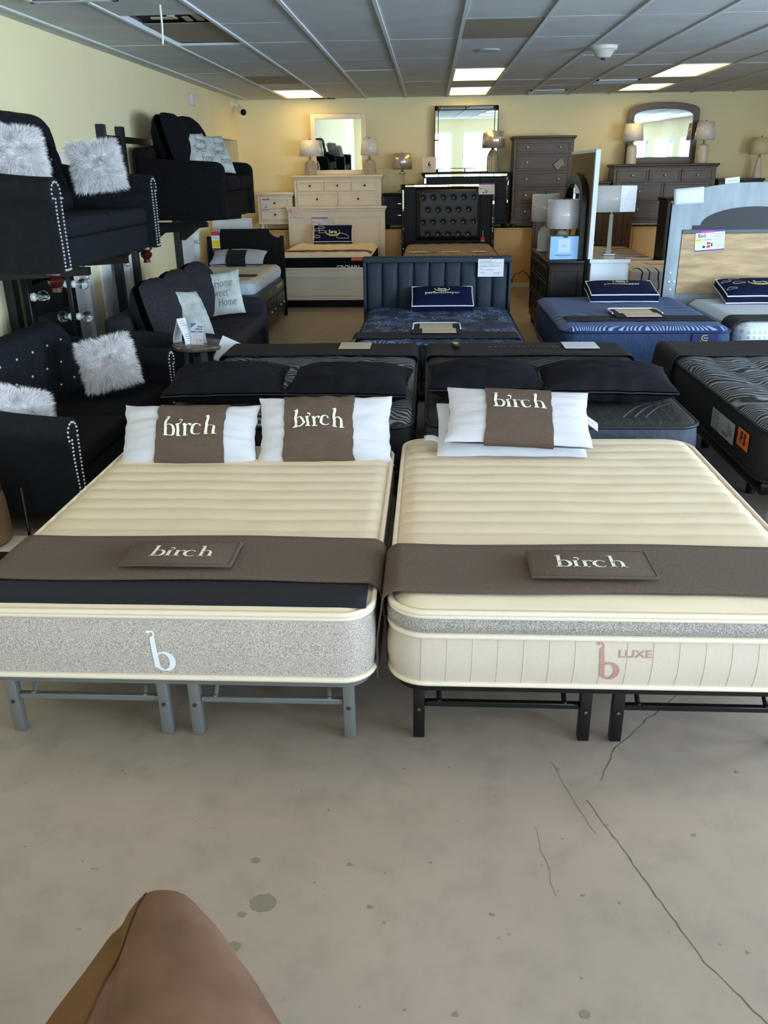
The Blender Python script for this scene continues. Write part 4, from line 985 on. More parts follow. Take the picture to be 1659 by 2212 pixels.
# ================================================================== sofas along the left wall
def tufted_sofa(label, loc, hb=1.0):
    t = thing('tufted_loveseat', label, 'sofa', loc)
    YA = 0.90                                          # arm centre
    # seat base and two cushions
    b = MB(); b.box(0.06, 0.86, -YA + 0.05, YA - 0.05, 0.12, 0.30, 0.02, 3); link('seat_base', b, BLKSOFA, t)
    for s in (-1, 1):
        b = MB(); b.box(0.26, 0.885, 0.004 if s > 0 else -YA + 0.085, YA - 0.085 if s > 0 else -0.004, 0.302, 0.42, 0.035, 4); link('seat_cushion', b, BLKSOFA, t)
    # back: tufted front face rolling over the top
    def zt(y): return hb - 0.26 * max(0.0, (abs(y) - 0.66) / 0.26) ** 2.2
    PY, PZ = 0.225, 0.27
    def back(u, v):
        y = (u - 0.5) * 1.80; top = zt(y)
        if v < 0.62:
            f = v / 0.62; z = 0.36 + (top - 0.05 - 0.36) * f; x = 0.30 - 0.10 * f
            a, c = y / PY, (z - 0.5) / PZ
            x += 0.034 * (abs(math.sin(PI * (a + c)) * math.sin(PI * (a - c)))) ** 0.5 * min(1, (1 - abs(2 * u - 1)) * 9)
        elif v < 0.85:
            f = (v - 0.62) / 0.23; an = PI * f; x = 0.12 + 0.08 * math.cos(an); z = top - 0.05 + 0.05 * math.sin(an)
            x += 0.02 * (1 - f) * abs(math.sin(PI * y / PY)) ** 0.5
        else:
            f = (v - 0.85) / 0.15; x = 0.04; z = top - 0.05 - (top - 0.05 - 0.12) * f
        return (x, y, z)
    b = MB(); b.grid(back, 110, 60); bk = link('backrest', b, BLKSOFA, t, 80)
    k = 0
    for j in range(-4, 5):
        for i in range(-9, 10):
            if (i + j) % 2: continue
            y, z = i * PY / 2, 0.5 + j * PZ / 2
            if abs(y) > 0.78 or z < 0.46 or z > zt(y) - 0.10: continue
            f = (z - 0.36) / (zt(y) - 0.05 - 0.36); x = 0.30 - 0.10 * f
            c = MB(); c.ball((x + 0.006, y, z), 0.010, 8); link('button', c, CHROME, bk)
    # scroll arms with nailhead trim on the front panels
    for s in (-1, 1):
        def arm(u, v):
            x = 0.03 + 0.89 * v; zr = 0.655 + 0.13 * (1 - v) ** 1.6; R = 0.088
            pts = [(-0.055, 0.12), (-0.058, 0.36), (-0.06, zr - 0.17)]
            an = 2 * PI * 0
            P = []
            for q in range(5): P.append((-0.055 - 0.005 * q / 4, 0.12 + (zr - 0.20 - 0.12) * q / 4))
            for q in range(15):
                a = math.radians(215 - 250 * q / 14); P.append((0.02 + R * math.cos(a), zr - R + R * math.sin(a)))
            for q in range(5): P.append((0.062, zr - 0.20 - (zr - 0.20 - 0.12) * q / 4))
            f = u * (len(P) - 1); i = min(len(P) - 2, int(f)); g = f - i
            y, z = P[i][0] + (P[i + 1][0] - P[i][0]) * g, P[i][1] + (P[i + 1][1] - P[i][1]) * g
            return (x, s * (YA + y), z)
        b = MB(); n = 48; b.grid(lambda u, v: arm(u, v), n, 14, flip=(s < 0))
        for vv in (0, 1): b.raw([arm(k / n, vv) for k in range(n + 1)], [tuple(range(n + 1))])
        am = link('arm', b, BLKSOFA, t, 50)
        b = MB(); o_ = []
        zr = 0.655
        for q in range(20): o_.append((-0.038 + 0.006 * math.sin(q / 19 * PI), 0.14 + (zr - 0.118 - 0.14) * q / 19))
        for q in range(11): a = math.radians(205 - 230 * q / 10); o_.append((0.018 + 0.060 * math.cos(a), zr - 0.088 + 0.062 * math.sin(a)))
        for q in range(20): o_.append((0.040 + 0.012 * math.sin(q / 19 * PI * 2) * 0.5, zr - 0.118 - (zr - 0.118 - 0.14) * q / 19))
        for q in range(1, 4): o_.append((0.040 - 0.078 * q / 4, 0.138))
        for y, z in o_: b.ball((0.923, s * (YA + y), z), 0.0075, 8)
        tr_ = link('nailhead_trim', b, CHROME, am)
        c = MB(); c.ball((0.55, s * (YA - 0.068), 0.55), 0.010, 8); link('button', c, CHROME, am)
        for x in (0.10, 0.82):
            b = MB(); b.lathe([(0.030, 0.005), (0.024, 0.03), (0.045, 0.055), (0.047, 0.075), (0.03, 0.09), (0.05, 0.105), (0.05, 0.122)], 16, (x, s * (YA - 0.03), 0)); link('foot', b, REDWOOD, t)
    return t
lowsofa = tufted_sofa('black tufted loveseat on the floor behind the left cream bed', (-2.82, 5.10, 0.0), 0.90)
upsofa = tufted_sofa('black tufted loveseat raised on the rack, upper left', (-3.085, 5.97, 1.18), 1.08)

# fur pillows
def fur_mesh(w, n, seed):
    rnd = random.Random(seed); S = pillow_fn(w, w, 0.16, seed, 0.01, 0.05, 0.01); mb = MB()
    for k in range(n):
        u, v, sd = rnd.uniform(-1, 1), rnd.uniform(-1, 1), (1 if rnd.random() < 0.72 else -1)
        if rnd.random() < 0.12:
            if rnd.random() < 0.5: u = math.copysign(rnd.uniform(0.93, 1), u)
            else: v = math.copysign(rnd.uniform(0.93, 1), v)
        p = S(u, v, sd); h = 0.05
        a = S(min(1, u + h), v, sd) - S(max(-1, u - h), v, sd); c = S(u, min(1, v + h), sd) - S(u, max(-1, v - h), sd)
        nn = a.cross(c).normalized() * 1.0
        if nn.z * sd < 0: nn = -nn
        L = rnd.uniform(0.03, 0.062)
        d = Vector((u * 0.6 + 0.9 * noise.noise(Vector((u * 3, v * 3, seed))), v * 0.6 - 0.35 + 0.9 * noise.noise(Vector((u * 3, v * 3, seed + 5))), 0)) * 0.9
        dirn = (nn * 0.75 + d).normalized()
        side = dirn.cross(Vector((rnd.uniform(-1, 1), rnd.uniform(-1, 1), rnd.uniform(-1, 1)))).normalized() * rnd.uniform(0.0008, 0.0017)
        m_ = p + dirn * L * 0.55 + nn * 0.002; e = p + dirn * L + d * 0.012
        o = len(mb.v); mb.v += [p - side, p + side, m_ - side * 0.7, m_ + side * 0.7, e]
        mb.f += [[o, o + 1, o + 3, o + 2], [o + 2, o + 3, o + 4]]; mb.mi += [0, 0]
    return S, mb
S_, fm = fur_mesh(0.42, 14000, 31)
def raw_mesh(name, mb, m):
    me = bpy.data.meshes.new(name); me.from_pydata([tuple(v) for v in mb.v], [], mb.f); me.materials.append(m)
    o = bpy.data.objects.new(name, me); COL.objects.link(o); return o
fur0 = thing('fur_pillow', 'shaggy white fur pillow against the far arm of the raised black loveseat', 'pillow', (-2.42, 6.43, 1.90), (math.radians(72), math.radians(-5), math.radians(28)), 'shaggy white pillows on the black loveseats')
link('cushion', pillow_mesh(S_, 20, 20), FURM, fur0, 80)
f_ = raw_mesh('fur', fm, FURM); f_.parent = fur0; f_['kind'] = 'stuff'
fur0.scale = (0.80, 0.76, 0.8)
dup(fur0, (-2.60, 5.57, 1.965), (math.radians(70), math.radians(4), math.radians(50)), 'shaggy white fur pillow on the raised black loveseat, cut by the left picture edge')
dup(fur0, (-2.16, 5.48, 0.665), (math.radians(66), math.radians(-10), math.radians(20)), 'shaggy white fur pillow near the far arm of the floor loveseat')
dup(fur0, (-2.26, 4.36, 0.60), (math.radians(58), math.radians(20), math.radians(50)), 'shaggy white fur pillow on the floor loveseat, cut by the left picture edge')

# plain charcoal sofas
def plain_sofa(label, loc, W_, n, m, hb=0.92, rot=0.0, feet=True):
    t = thing('fabric_sofa', label, 'sofa', loc, (0, 0, rot)); D = 0.94; aw = 0.14
    b = MB(); zb = 0.08 if feet else 0.025; b.box(0.04, D - 0.05, -W_ / 2 + aw, W_ / 2 - aw, zb, 0.30, 0.02, 3); link('base', b, m, t)
    b = MB(); b.box(0.0, 0.20, -W_ / 2 + 0.03, W_ / 2 - 0.03, 0.10, 0.74, 0.05, 4); link('back_frame', b, m, t)
    for s in (-1, 1):
        b = MB(); o_ = [(0.05, zb), (D, zb), (D, 0.50)] + [(D - 0.09 + 0.09 * math.cos(math.radians(a)), 0.50 + 0.09 * math.sin(math.radians(a)) * 1.0) for a in (20, 40, 60, 80)] + [(D - 0.12, 0.595), (0.05, 0.64)]
        y0 = s * (W_ / 2 - aw); y1 = s * W_ / 2
        bb = bmesh.new(); vs = [bb.verts.new((x, y, z)) for y in (y0, y1) for x, z in o_]; N_ = len(o_)
        bb.faces.new(vs[:N_]); bb.faces.new(list(reversed(vs[N_:])))
        for k in range(N_): bb.faces.new((vs[k], vs[k + N_], vs[(k + 1) % N_ + N_], vs[(k + 1) % N_]))
        bmesh.ops.recalc_face_normals(bb, faces=bb.faces[:])
        ed = [e for e in bb.edges if abs(e.verts[0].co.y - e.verts[1].co.y) < 1e-5]
        bmesh.ops.bevel(bb, geom=ed, offset=0.025, segments=3, profile=0.5, affect='EDGES'); b.bm(bb); link('arm', b, m, t, 50)
        for x in ((0.08, D - 0.10) if feet else ()): b = MB(); b.box(x - 0.03, x + 0.03, s * (W_ / 2 - 0.08) - 0.03, s * (W_ / 2 - 0.08) + 0.03, 0.004, 0.08, 0.005, 1); link('foot', b, BLKWOOD, t, 0)
    cw = (W_ - 2 * aw) / n
    for k in range(n):
        y0 = -W_ / 2 + aw + cw * k
        b = MB()
        def cush(u, v, y0=y0):  # T shaped puffy seat cushion, rounded over the front edge
            return None
        b.box(0.24, D + 0.015, y0 + 0.004, y0 + cw - 0.004, 0.302, 0.455, 0.05, 5); 
        for i in range(len(b.v)):
            p = b.v[i]
            if p.z > 0.40: p.z += 0.02 * math.sin(PI * min(1, max(0, (p.y - y0) / cw))) * math.sin(PI * min(1, max(0, (p.x - 0.24) / 0.7)))
        link('seat_cushion', b, m, t)
        S2 = pillow_fn(cw * 0.93, 0.52 if feet else 0.58, 0.40, 40 + k, 0.014, -0.13, 0.03, 2.0); mb = pillow_mesh(S2, 24, 20)
        M = Matrix.Translation((0.335, y0 + cw / 2, 0.715 if feet else 0.76)) @ Matrix(((0, 0, 1, 0), (1, 0, 0, 0), (0, 1, 0, 0), (0, 0, 0, 1))) @ Matrix.Rotation(math.radians(-16), 4, 'X')
        for i in range(len(mb.v)): mb.v[i] = M @ mb.v[i]
        link('back_cushion', mb, m, t, 80)
    return t
plain_sofa('charcoal three cushion sofa on the floor behind the round table', (-2.70, 7.98, 0), 2.34, 3, CHARC)
plain_sofa('black two cushion loveseat raised on the rack beside the alcove', (-3.08, 9.98, 1.355), 1.60, 2, BLKFAB, feet=False)
def script_cushion(label, loc, rot, sz=0.44, words=True, seed=51):
    S3 = pillow_fn(sz, sz, 0.15, seed, 0.008, 0.06, 0.004)
    t = thing('throw_cushion', label, 'cushion', loc, rot)
    link('cover', pillow_mesh(S3, 24, 24), CUSH, t, 80)
    b = MB(); loop = [(-1 + 2 * k / 14, -1) for k in range(15)] + [(1, -1 + 2 * k / 14) for k in range(1, 15)] + [(1 - 2 * k / 14, 1) for k in range(1, 15)] + [(-1, 1 - 2 * k / 14) for k in range(1, 14)]
    b.tube([S3(u, v, 0) for u, v in loop], 0.003, 6, True); link('welt', b, mat('dark_welt', (54, 54, 58), 0.8), t)
    if words:
        N3 = off_surf(S3, 1, 0.003); b = MB()
        for wtxt, y, x in (('Home', 0.10, 0.05), ('Sweet', 0.0, -0.01), ('Home', -0.10, 0.06)):
            vs, fs = textmesh(wtxt, 0.105, 'CENTER', -0.001)
            b.raw([N3((x + v.x * 0.72 + v.y * 0.12) / (sz / 2), (y + v.y * 1.15) / (sz / 2)) for v in vs], fs)
        link('lettering', b, mat('grey_script', (104, 108, 116), 0.8), t, 0)
    return t
script_cushion('mottled grey cushion with script words at the far end of the charcoal sofa', (-2.13, 8.62, 0.695), (math.radians(74), math.radians(-6), math.radians(12)))
script_cushion('mottled grey cushion turned edge on at the near end of the charcoal sofa', (-2.12, 7.50, 0.68), (math.radians(64), math.radians(8), math.radians(74)), 0.42, False, 52)
script_cushion('mottled grey script cushion on the raised black loveseat, nearer the alcove', (-2.44, 10.20, 2.03), (math.radians(66), 0, math.radians(62)), 0.44, True, 53)
script_cushion('mottled grey script cushion on the raised black loveseat, the left one', (-2.52, 9.68, 2.05), (math.radians(66), 0, math.radians(64)), 0.42, True, 54)

# steel display racks that carry the raised sofas
def rack(label, ys_, zdeck, ztop, x1, x0=-3.145, gus=0.30):
    t = thing('display_rack', label, 'rack', (0, 0, 0))
    for y in ys_:
        b = MB(); b.box(x0, x0 + 0.07, y - 0.045, y + 0.045, 0.002, ztop, 0.006, 1); p = link('post', b, mat('rack_steel', (38, 42, 42), 0.5, metal=0.3), t)
        b = MB()
        for k in range(int((ztop - 0.3) / 0.11)): b.lathe([(0.009, 0.0), (0.009, 0.0012), (0.0005, 0.0014)], 8, M=Matrix.Translation((x0 + 0.07, y, 0.3 + 0.11 * k)) @ Matrix.Rotation(PI / 2, 4, 'Y'))
        link('peg_hole', b, INK, p, 0)
        b = MB(); b.prism([(x0 + 0.07, zdeck - 0.005), (x0 + 0.07, zdeck - gus), (x0 + 0.13, zdeck - gus), (x0 + 0.42, zdeck - 0.08), (x1, zdeck - 0.055), (x1, zdeck - 0.005)], y - 0.022, y + 0.022, 'y'); link('bracket_arm', b, BLACKM, t, 30)
        b = MB(); b.box(x0, x0 + 0.19, y - 0.03, y + 0.03, 0.002, 0.05); link('foot', b, BLACKM, t, 0)
    b = MB()
    for x in (x0 + 0.02, ): b.box(x, x + 0.03, ys_[0], ys_[-1], ztop - 0.15, ztop - 0.09); pass
    link('cross_rail', b, BLACKM, t, 0)
    return t
rack('black steel rack with peg holes carrying the raised tufted loveseat', (5.48, 6.22), 1.296, 1.75, -2.20, -3.145, 0.10)
rack('black steel rack carrying the raised loveseat by the alcove', (8.50, 9.02, 10.66), 1.375, 2.28, -2.30)
# vanity mirror with globe bulbs
t = thing('vanity_mirror', 'black framed vanity mirror with clear globe bulbs, under the raised tufted loveseat', 'mirror', (-2.93, 6.46, 0.0))
b = MB(); w = 0.42
for y0, y1, z0, z1 in ((-w, -w + 0.09, 0.46, 1.25), (w - 0.09, w, 0.46, 1.25), (-w + 0.09, w - 0.09, 0.46, 0.53), (-w + 0.09, w - 0.09, 1.18, 1.25)): b.box(-0.02, 0.03, y0, y1, z0, z1, 0.006, 1)
fr = link('frame', b, BLKWOOD, t)
b = MB(); b.box(-0.01, 0.012, -w + 0.09, w - 0.09, 0.53, 1.18); link('glass', b, MIRROR, fr, 0)
for s in (-1, 1):
    for z in (0.55, 0.76, 1.02, 1.19):
        b = MB(); b.lathe([(0.030, 0), (0.032, 0.02), (0.02, 0.035), (0.016, 0.04)], 14, M=Matrix.Translation((0.03, s * (w - 0.045), z)) @ Matrix.Rotation(PI / 2, 4, 'Y')); sk_ = link('socket', b, WHITEP, fr)
        b = MB(); b.ball((0.115, s * (w - 0.045), z), 0.046, 18); b.lathe([(0.016, 0), (0.018, 0.03)], 12, M=Matrix.Translation((0.068, s * (w - 0.045), z)) @ Matrix.Rotation(PI / 2, 4, 'Y')); link('bulb', b, GLASSM, sk_)
b = MB(); b.box(-0.06, 0.06, -w, w, 0.002, 0.05, 0.005, 1); b.box(-0.02, 0.02, -w + 0.02, -w + 0.08, 0.05, 0.47); b.box(-0.02, 0.02, w - 0.08, w - 0.02, 0.05, 0.47); link('stand', b, BLKWOOD, t, 0)
# low white topped plank with a suede chair leg rest and a thin black post
t = thing('display_plank', 'low white topped display plank with black front, left edge', 'platform', (-2.55, 3.80, 0))
b = MB(); b.box(-0.62, 0.70, -0.09, 0.11, 0.072, 0.09, 0.002, 1); link('top', b, mat('plank_white', (214, 208, 196), 0.5), t, 0)
b = MB(); b.box(-0.62, 0.70, -0.105, -0.09, 0.03, 0.09); b.box(-0.62, 0.70, -0.09, 0.11, 0.03, 0.072); link('frame', b, BLACKM, t, 0)
for x in (-0.5, 0.6): b = MB(); b.box(x - 0.03, x + 0.03, -0.05, 0.05, 0.002, 0.03); link('foot', b, BLACKM, t, 0)
t = thing('suede_ottoman', 'brown suede ottoman standing on the low plank, left edge', 'ottoman', (-2.32, 3.82, 0.091))
b = MB(); b.lathe([(0.13, 0.0), (0.165, 0.015), (0.17, 0.06), (0.165, 0.20), (0.155, 0.27)], 30); link('lower_panel', b, mat('tan_suede', (128, 102, 72), 0.95, var=0.25, vscale=8, bump=0.2, bscale=200), t, 50)
b = MB(); b.lathe([(0.156, 0.27), (0.15, 0.36), (0.12, 0.42), (0.001, 0.44)], 30); link('upper_panel', b, SUEDED, t, 50)
t = thing('thin_post', 'thin black post with a small foot beside the left cream bed', 'stand', (-2.13, 3.98, 0))
b = MB(); b.tube([(0, 0, 0.01), (-0.02, 0.04, 0.32)], 0.009); link('rod', b, BLACKM, t)
b = MB(); b.box(-0.045, 0.03, -0.025, 0.025, 0, 0.014, 0.005, 1); link('foot', b, BLACKM, t)

# round side table with folded cards
t = thing('side_table', 'round grey brown side table between the loveseat and the charcoal sofa', 'table', (-1.84, 6.60, 0))
b = MB(); b.lathe([(0.20, 0.545), (0.212, 0.552), (0.215, 0.570), (0.212, 0.580), (0.205, 0.583), (0.001, 0.583)], 48); link('tabletop', b, mat('grey_brown_top', (112, 102, 90), 0.3, var=0.1, vscale=4), t, 40)
for k in range(4):
    a = math.radians(-60 + 90 * k); c_, s_ = math.cos(a), math.sin(a)
    b = MB(); M = Matrix.Translation((0.145 * c_, 0.145 * s_, 0)) @ Matrix.Rotation(a, 4, 'Z') @ Matrix.Rotation(math.radians(-4), 4, 'Y')
    b.box(-0.013, 0.013, -0.028, 0.028, 0.004, 0.546, 0.003, 1, M=M); link('leg', b, mat('grey_table_leg', (96, 104, 112), 0.4), t, 0)
b = MB(); b.box(-0.12, 0.12, -0.012, 0.012, 0.50, 0.545); b.box(-0.012, 0.012, -0.12, 0.12, 0.50, 0.545); link('apron', b, BLKWOOD, t, 0)
t = thing('folded_card', 'curved white folded card standing on the round table, left one', 'card', (-1.95, 6.57, 0.585), (0, 0, math.radians(-34)))
b = MB(); b.grid(lambda u, v: (-0.080 + 0.068 * math.sin(PI * 0.5 * v) ** 2 - 0.008 * math.sin(PI * v), 0.09 * (u - 0.5), 0.20 * v), 6, 12)
for i in range(len(b.v)): b.v[i] = Vector((b.v[i].x, b.v[i].y, b.v[i].z))
b.grid(lambda u, v: (0.062 - 0.074 * math.sin(PI * 0.5 * v) ** 2 + 0.008 * math.sin(PI * v), 0.09 * (u - 0.5), 0.20 * v), 6, 12); cdm = link('card', b, PAPER, t, 60, 0.001)
b = MB()
for k in range(7):
    z = 0.03 + 0.016 * k + (0.05 if k > 3 else 0)
    for sgn in (1, -1):
        v = z / 0.20; x = (0.062 - 0.074 * math.sin(PI * 0.5 * v) ** 2 + 0.008 * math.sin(PI * v) + 0.0025) if sgn > 0 else (-0.080 + 0.068 * math.sin(PI * 0.5 * v) ** 2 - 0.008 * math.sin(PI * v) + 0.004)
        b.raw([(x, -0.025, z), (x, 0.022, z), (x, 0.022, z + 0.004), (x, -0.025, z + 0.004)], [(0, 1, 2, 3)])
link('printing', b, GREYINK, cdm, 0)
t = thing('folded_leaflet', 'white and blue folded leaflet standing on the round table, right one', 'leaflet', (-1.835, 6.53, 0.585), (0, 0, math.radians(-6)))
b = MB(); w, h = 0.105, 0.165
b.raw([(-w / 2, 0, 0), (w / 2, 0, 0), (w / 2, 0.035, h), (-w / 2, 0.035, h)], [(0, 1, 2, 3)]); b.raw([(-w / 2, 0.075, 0), (w / 2, 0.075, 0), (w / 2, 0.037, h), (-w / 2, 0.037, h)], [(0, 1, 2, 3)])
lf = link('leaflet', b, PAPER, t, 0)
b = MB(); Ml = Matrix.Translation((0, 0.0175, h / 2)) @ Matrix.Rotation(PI / 2 - math.atan2(0.035, h), 4, 'X')
b.raw([Ml @ Vector(p) for p in ((-w / 2, h / 2, 0.001), (-w / 2, h / 2 - 0.04, 0.001), (-w / 2 + 0.05, h / 2, 0.001))], [(0, 1, 2)], 1)
for s_, y in (('Sleep', 0.055), ('without', 0.036), ('risking credit', 0.016)): text(b, s_, 0.019, 0.046, y, 0.0012, 0, 'RIGHT', 0.0004, Ml)
for x0, x1, y0, y1 in ((-0.005, 0.05, -0.045, -0.043), (-0.005, 0.05, -0.078, -0.076), (-0.005, -0.003, -0.078, -0.043), (0.048, 0.05, -0.078, -0.043)): b.raw([Ml @ Vector(p) for p in ((x0, y0, 0.001), (x1, y0, 0.001), (x1, y1, 0.001), (x0, y1, 0.001))], [(0, 1, 2, 3)], 2)
b.raw([Ml @ Vector(p) for p in ((0.015, -0.056, 0.001), (0.038, -0.056, 0.001), (0.038, -0.052, 0.001), (0.015, -0.052, 0.001))], [(0, 1, 2, 3)], 0)
link('printing', b, [NAVYPR, BLUEPR, ORED], lf, 0)
b = MB(); b.box(-0.075, 0.075, -0.10, 0.10, -0.001, 0.001); o = link('paper_tag', b, PAPER, smooth=0); o.location = (-1.60, 6.52, 0.535); o.rotation_euler = (math.radians(80), math.radians(26), math.radians(8)); tag(o, 'blank white tag hanging by the round table in front of the charcoal sofa', 'paper')
# ================================================================== beds and cases at the back
# black twin storage bed with scalloped headboard
t = thing('storage_bed', 'black twin storage bed with scalloped headboard in the left back corner', 'bed', (-2.48, 10.6, 0))
hw = 0.495
b = MB(); o_ = [(-hw + 0.02, 0.25), (-hw + 0.02, 1.02)]
for k in range(9): a = math.radians(-90 + 90 * k / 8); o_.append((-hw + 0.02 + 0.13 * math.cos(a) + 0.02, 1.14 + 0.11 * math.sin(a)))
o_ += [(-x, z) for x, z in reversed(o_)]
b.prism(o_, 1.03, 1.06); link('headboard', b, BLKWOOD, t, 30)
for s in (-1, 1): b = MB(); b.box(s * hw - 0.025, s * hw + 0.025, 1.02, 1.075, 0.002, 1.05, 0.006, 1); link('post', b, BLKWOOD, t, 0)
b = MB(); b.box(-hw + 0.03, hw - 0.005, -0.98, 1.02, 0.04, 0.44, 0.006, 1); link('storage_base', b, mat('dark_storage_wood', (38, 34, 30), 0.35), t, 0)
for k in range(3):
    y0 = -0.94 + 0.65 * k; b = MB(); b.box(hw - 0.004, hw + 0.010, y0, y0 + 0.62, 0.08, 0.36, 0.004, 1); dr = link('drawer', b, MATS['dark_storage_wood'], t, 0)
    b = MB(); b.ball((hw + 0.025, y0 + 0.18, 0.22), 0.015, 10); b.ball((hw + 0.025, y0 + 0.44, 0.22), 0.015, 10); link('knob', b, NICKEL, dr)
b = MB(); b.box(hw - 0.004, hw + 0.008, -0.98, 1.02, 0.385, 0.50, 0.003, 1); link('side_rail', b, MATS['dark_storage_wood'], t, 0)
b = MB(); b.box(hw + 0.009, hw + 0.010, 0.42, 0.82, 0.44, 0.48); b.box(hw + 0.009, hw + 0.010, -0.1, 0.0, 0.43, 0.47); link('sticker', b, mat('tan_sticker', (176, 158, 120), 0.6), t, 0)
mt = mattress('mattress', 'white topped grey based twin mattress on the black storage bed', (-2.48, 10.62, 0.445), 0.95, 1.90, 0.25, 0.09, mat('warm_white_knit', (232, 226, 216), 0.8, bump=0.1, bscale=60), mat('slate_base', (70, 88, 106), 0.8), mat('slate_pipe', (70, 88, 106), 0.8), None, 24, 40, 0.035, 0.08,
              bands=[(0.0, 0.10, MATS['slate_base']), (0.10, 0.215, mat('blue_white_knit', (206, 222, 238), 0.8, bump=0.3, bscale=60))], pipes=[])
runner('bed_runner', 'dark brown strip across the white twin mattress', (-2.36, 10.18, 0.699), 0.62, 0, 0.20, 0, 0, mat('dark_brown_strip', (52, 46, 42), 0.8), 0.001, 0.004)
S4 = pillow_fn(0.72, 0.34, 0.19, 61, 0.006, 0.04, 0.01)
t = thing('pillow', 'white pillow with a black lettered sleeve on the black storage bed', 'pillow', (-2.53, 11.38, 0.79), (math.radians(24), 0, math.radians(-3)))
link('pillow_case', pillow_mesh(S4, 30, 20), WHTPIL, t, 80)
N1, N2 = off_surf(S4, 1, 0.006), off_surf(S4, -1, 0.006); b = MB(); vs = []; fs = []; c_ = 30; n = 12
for i in range(n + 1):
    u = -0.38 + 0.74 * i / n; vs += [N1(u, -0.97 + 1.94 * j / 14) for j in range(15)] + [N2(u, 0.97 - 1.94 * j / 14) for j in range(15)]
for i in range(n):
    for j in range(c_): fs.append((i * c_ + j, i * c_ + (j + 1) % c_, (i + 1) * c_ + (j + 1) % c_, (i + 1) * c_ + j))
b.raw(vs, fs); sl = link('sleeve', b, mat('black_sleeve', (20, 22, 30), 0.8), t, 60)
b = MB(); vs, fs = textmesh('beautysleep', 0.055, 'CENTER', 0.001); N5 = off_surf(S4, 1, 0.009); b.raw([N5((v.x * 0.8 + 0.02) / 0.36, 0.30 + v.y / 0.17) for v in vs], fs); link('lettering', b, WTHREAD, sl, 0)
b = MB(); b.box(-0.055, 0.055, -0.14, 0.14, -0.003, 0, mi=0); rect(b, -0.055, 0.055, 0.09, 0.14, 1); rect(b, -0.055, 0.055, -0.06, 0.03, 2); rect(b, -0.055, 0.055, -0.14, -0.07, 3); scribble(b, -0.03, 0.03, 0.0, 0.02, 4); scribble(b, -0.03, 0.04, 0.06, 0.02, 4); scribble(b, -0.03, 0.04, -0.04, 0.016, 4)
o = link('hang_tag', b, [PAPER, REDPR, YELPR, mat('brown_print', (130, 84, 40), 0.7), INK], smooth=0); o.location = (-2.875, 11.61, 0.97); o.rotation_euler = (PI / 2, 0, 0); tag(o, 'red yellow and white hang tag at the left end of the black scalloped headboard', 'tag')
b = MB(); b.box(-0.28, 0.28, -0.02, 0.02, 0.0, 0.30, 0.004, 1); o = link('marble_board', b, mat('white_marble', (214, 216, 212), 0.3, var=0.12, vscale=5, detail=8)); o.location = (-2.80, 12.35, 0.94); tag(o, 'white marbled board on a stand behind the black scalloped headboard', 'board')
b = MB(); b.box(-0.30, 0.26, -0.2, 0.2, 0.002, 0.938, 0.01, 1); o = link('display_stand', b, mat('pale_stand', (196, 190, 176), 0.6)); o.location = (-2.80, 12.35, 0); tag(o, 'pale display stand carrying the white marbled board', 'stand')

# white bed
t = thing('panel_bed', 'cream white panel bed with moulded headboard, left of the back row', 'bed', (-1.52, 13.35, 0))
hw = 0.79
b = MB(); b.box(-hw, hw, 0.94, 0.98, 0.20, 1.27, 0.004, 1); hb = link('headboard', b, CREAMF, t, 0)
b = MB(); b.box(-hw - 0.03, hw + 0.03, 0.90, 1.0, 1.27, 1.31, 0.012, 2); b.box(-hw - 0.01, hw + 0.01, 0.91, 0.99, 1.235, 1.27, 0.008, 2); b.box(-hw, hw, 0.925, 0.94, 1.14, 1.235, 0.004, 1); link('cornice', b, CREAMF, hb, 40)
b = MB()
for x0, x1 in ((-hw, -hw + 0.09), (-0.05, 0.05), (hw - 0.09, hw)):
    b = MB(); b.box(x0, x1, 0.922, 0.94, 0.3, 1.14, 0.006, 1); link('stile', b, CREAMF, hb, 40)
for s in (-1, 1): b = MB(); b.box(s * (hw - 0.04) - 0.04, s * (hw - 0.04) + 0.04, 0.93, 0.99, 0.002, 0.24, 0.004, 1); link('leg', b, CREAMF, t, 0)
FW = 0.77
b = MB(); b.box(-FW, FW, -1.06, -1.02, 0.115, 0.54, 0.004, 1); fb = link('footboard', b, CREAMF, t, 0)
b = MB(); b.box(-FW - 0.015, FW + 0.015, -1.085, -1.0, 0.535, 0.56, 0.008, 2); b.box(-FW, FW, -1.075, -1.06, 0.43, 0.49, 0.006, 1); b.box(-FW - 0.01, FW + 0.01, -1.08, -1.06, 0.11, 0.15, 0.006, 1); b.box(-FW, FW, -1.072, -1.06, 0.17, 0.185, 0.004, 1); b.box(-FW, FW, -1.07, -1.06, 0.405, 0.415, 0.003, 1); link('moulding', b, CREAMF, fb, 40)
for s in (-1, 1):
    b = MB(); b.box(s * (hw - 0.10), s * (hw - 0.06), -1.0, 0.92, 0.20, 0.38, 0.004, 1); link('side_rail', b, CREAMF, t, 0)
    b = MB(); b.box(s * (FW - 0.05) - 0.03, s * (FW - 0.05) + 0.03, -1.05, -1.0, 0.002, 0.12); link('leg', b, BLKWOOD, t, 0)
b = MB(); b.box(-0.65, 0.65, -0.98, 0.88, 0.30, 0.36); link('slat_deck', b, BLKWOOD, t, 0)
b = MB(); b.box(-0.66, 0.66, -0.97, -0.90, 0.002, 0.30); link('skirt', b, BLKWOOD, t, 0)
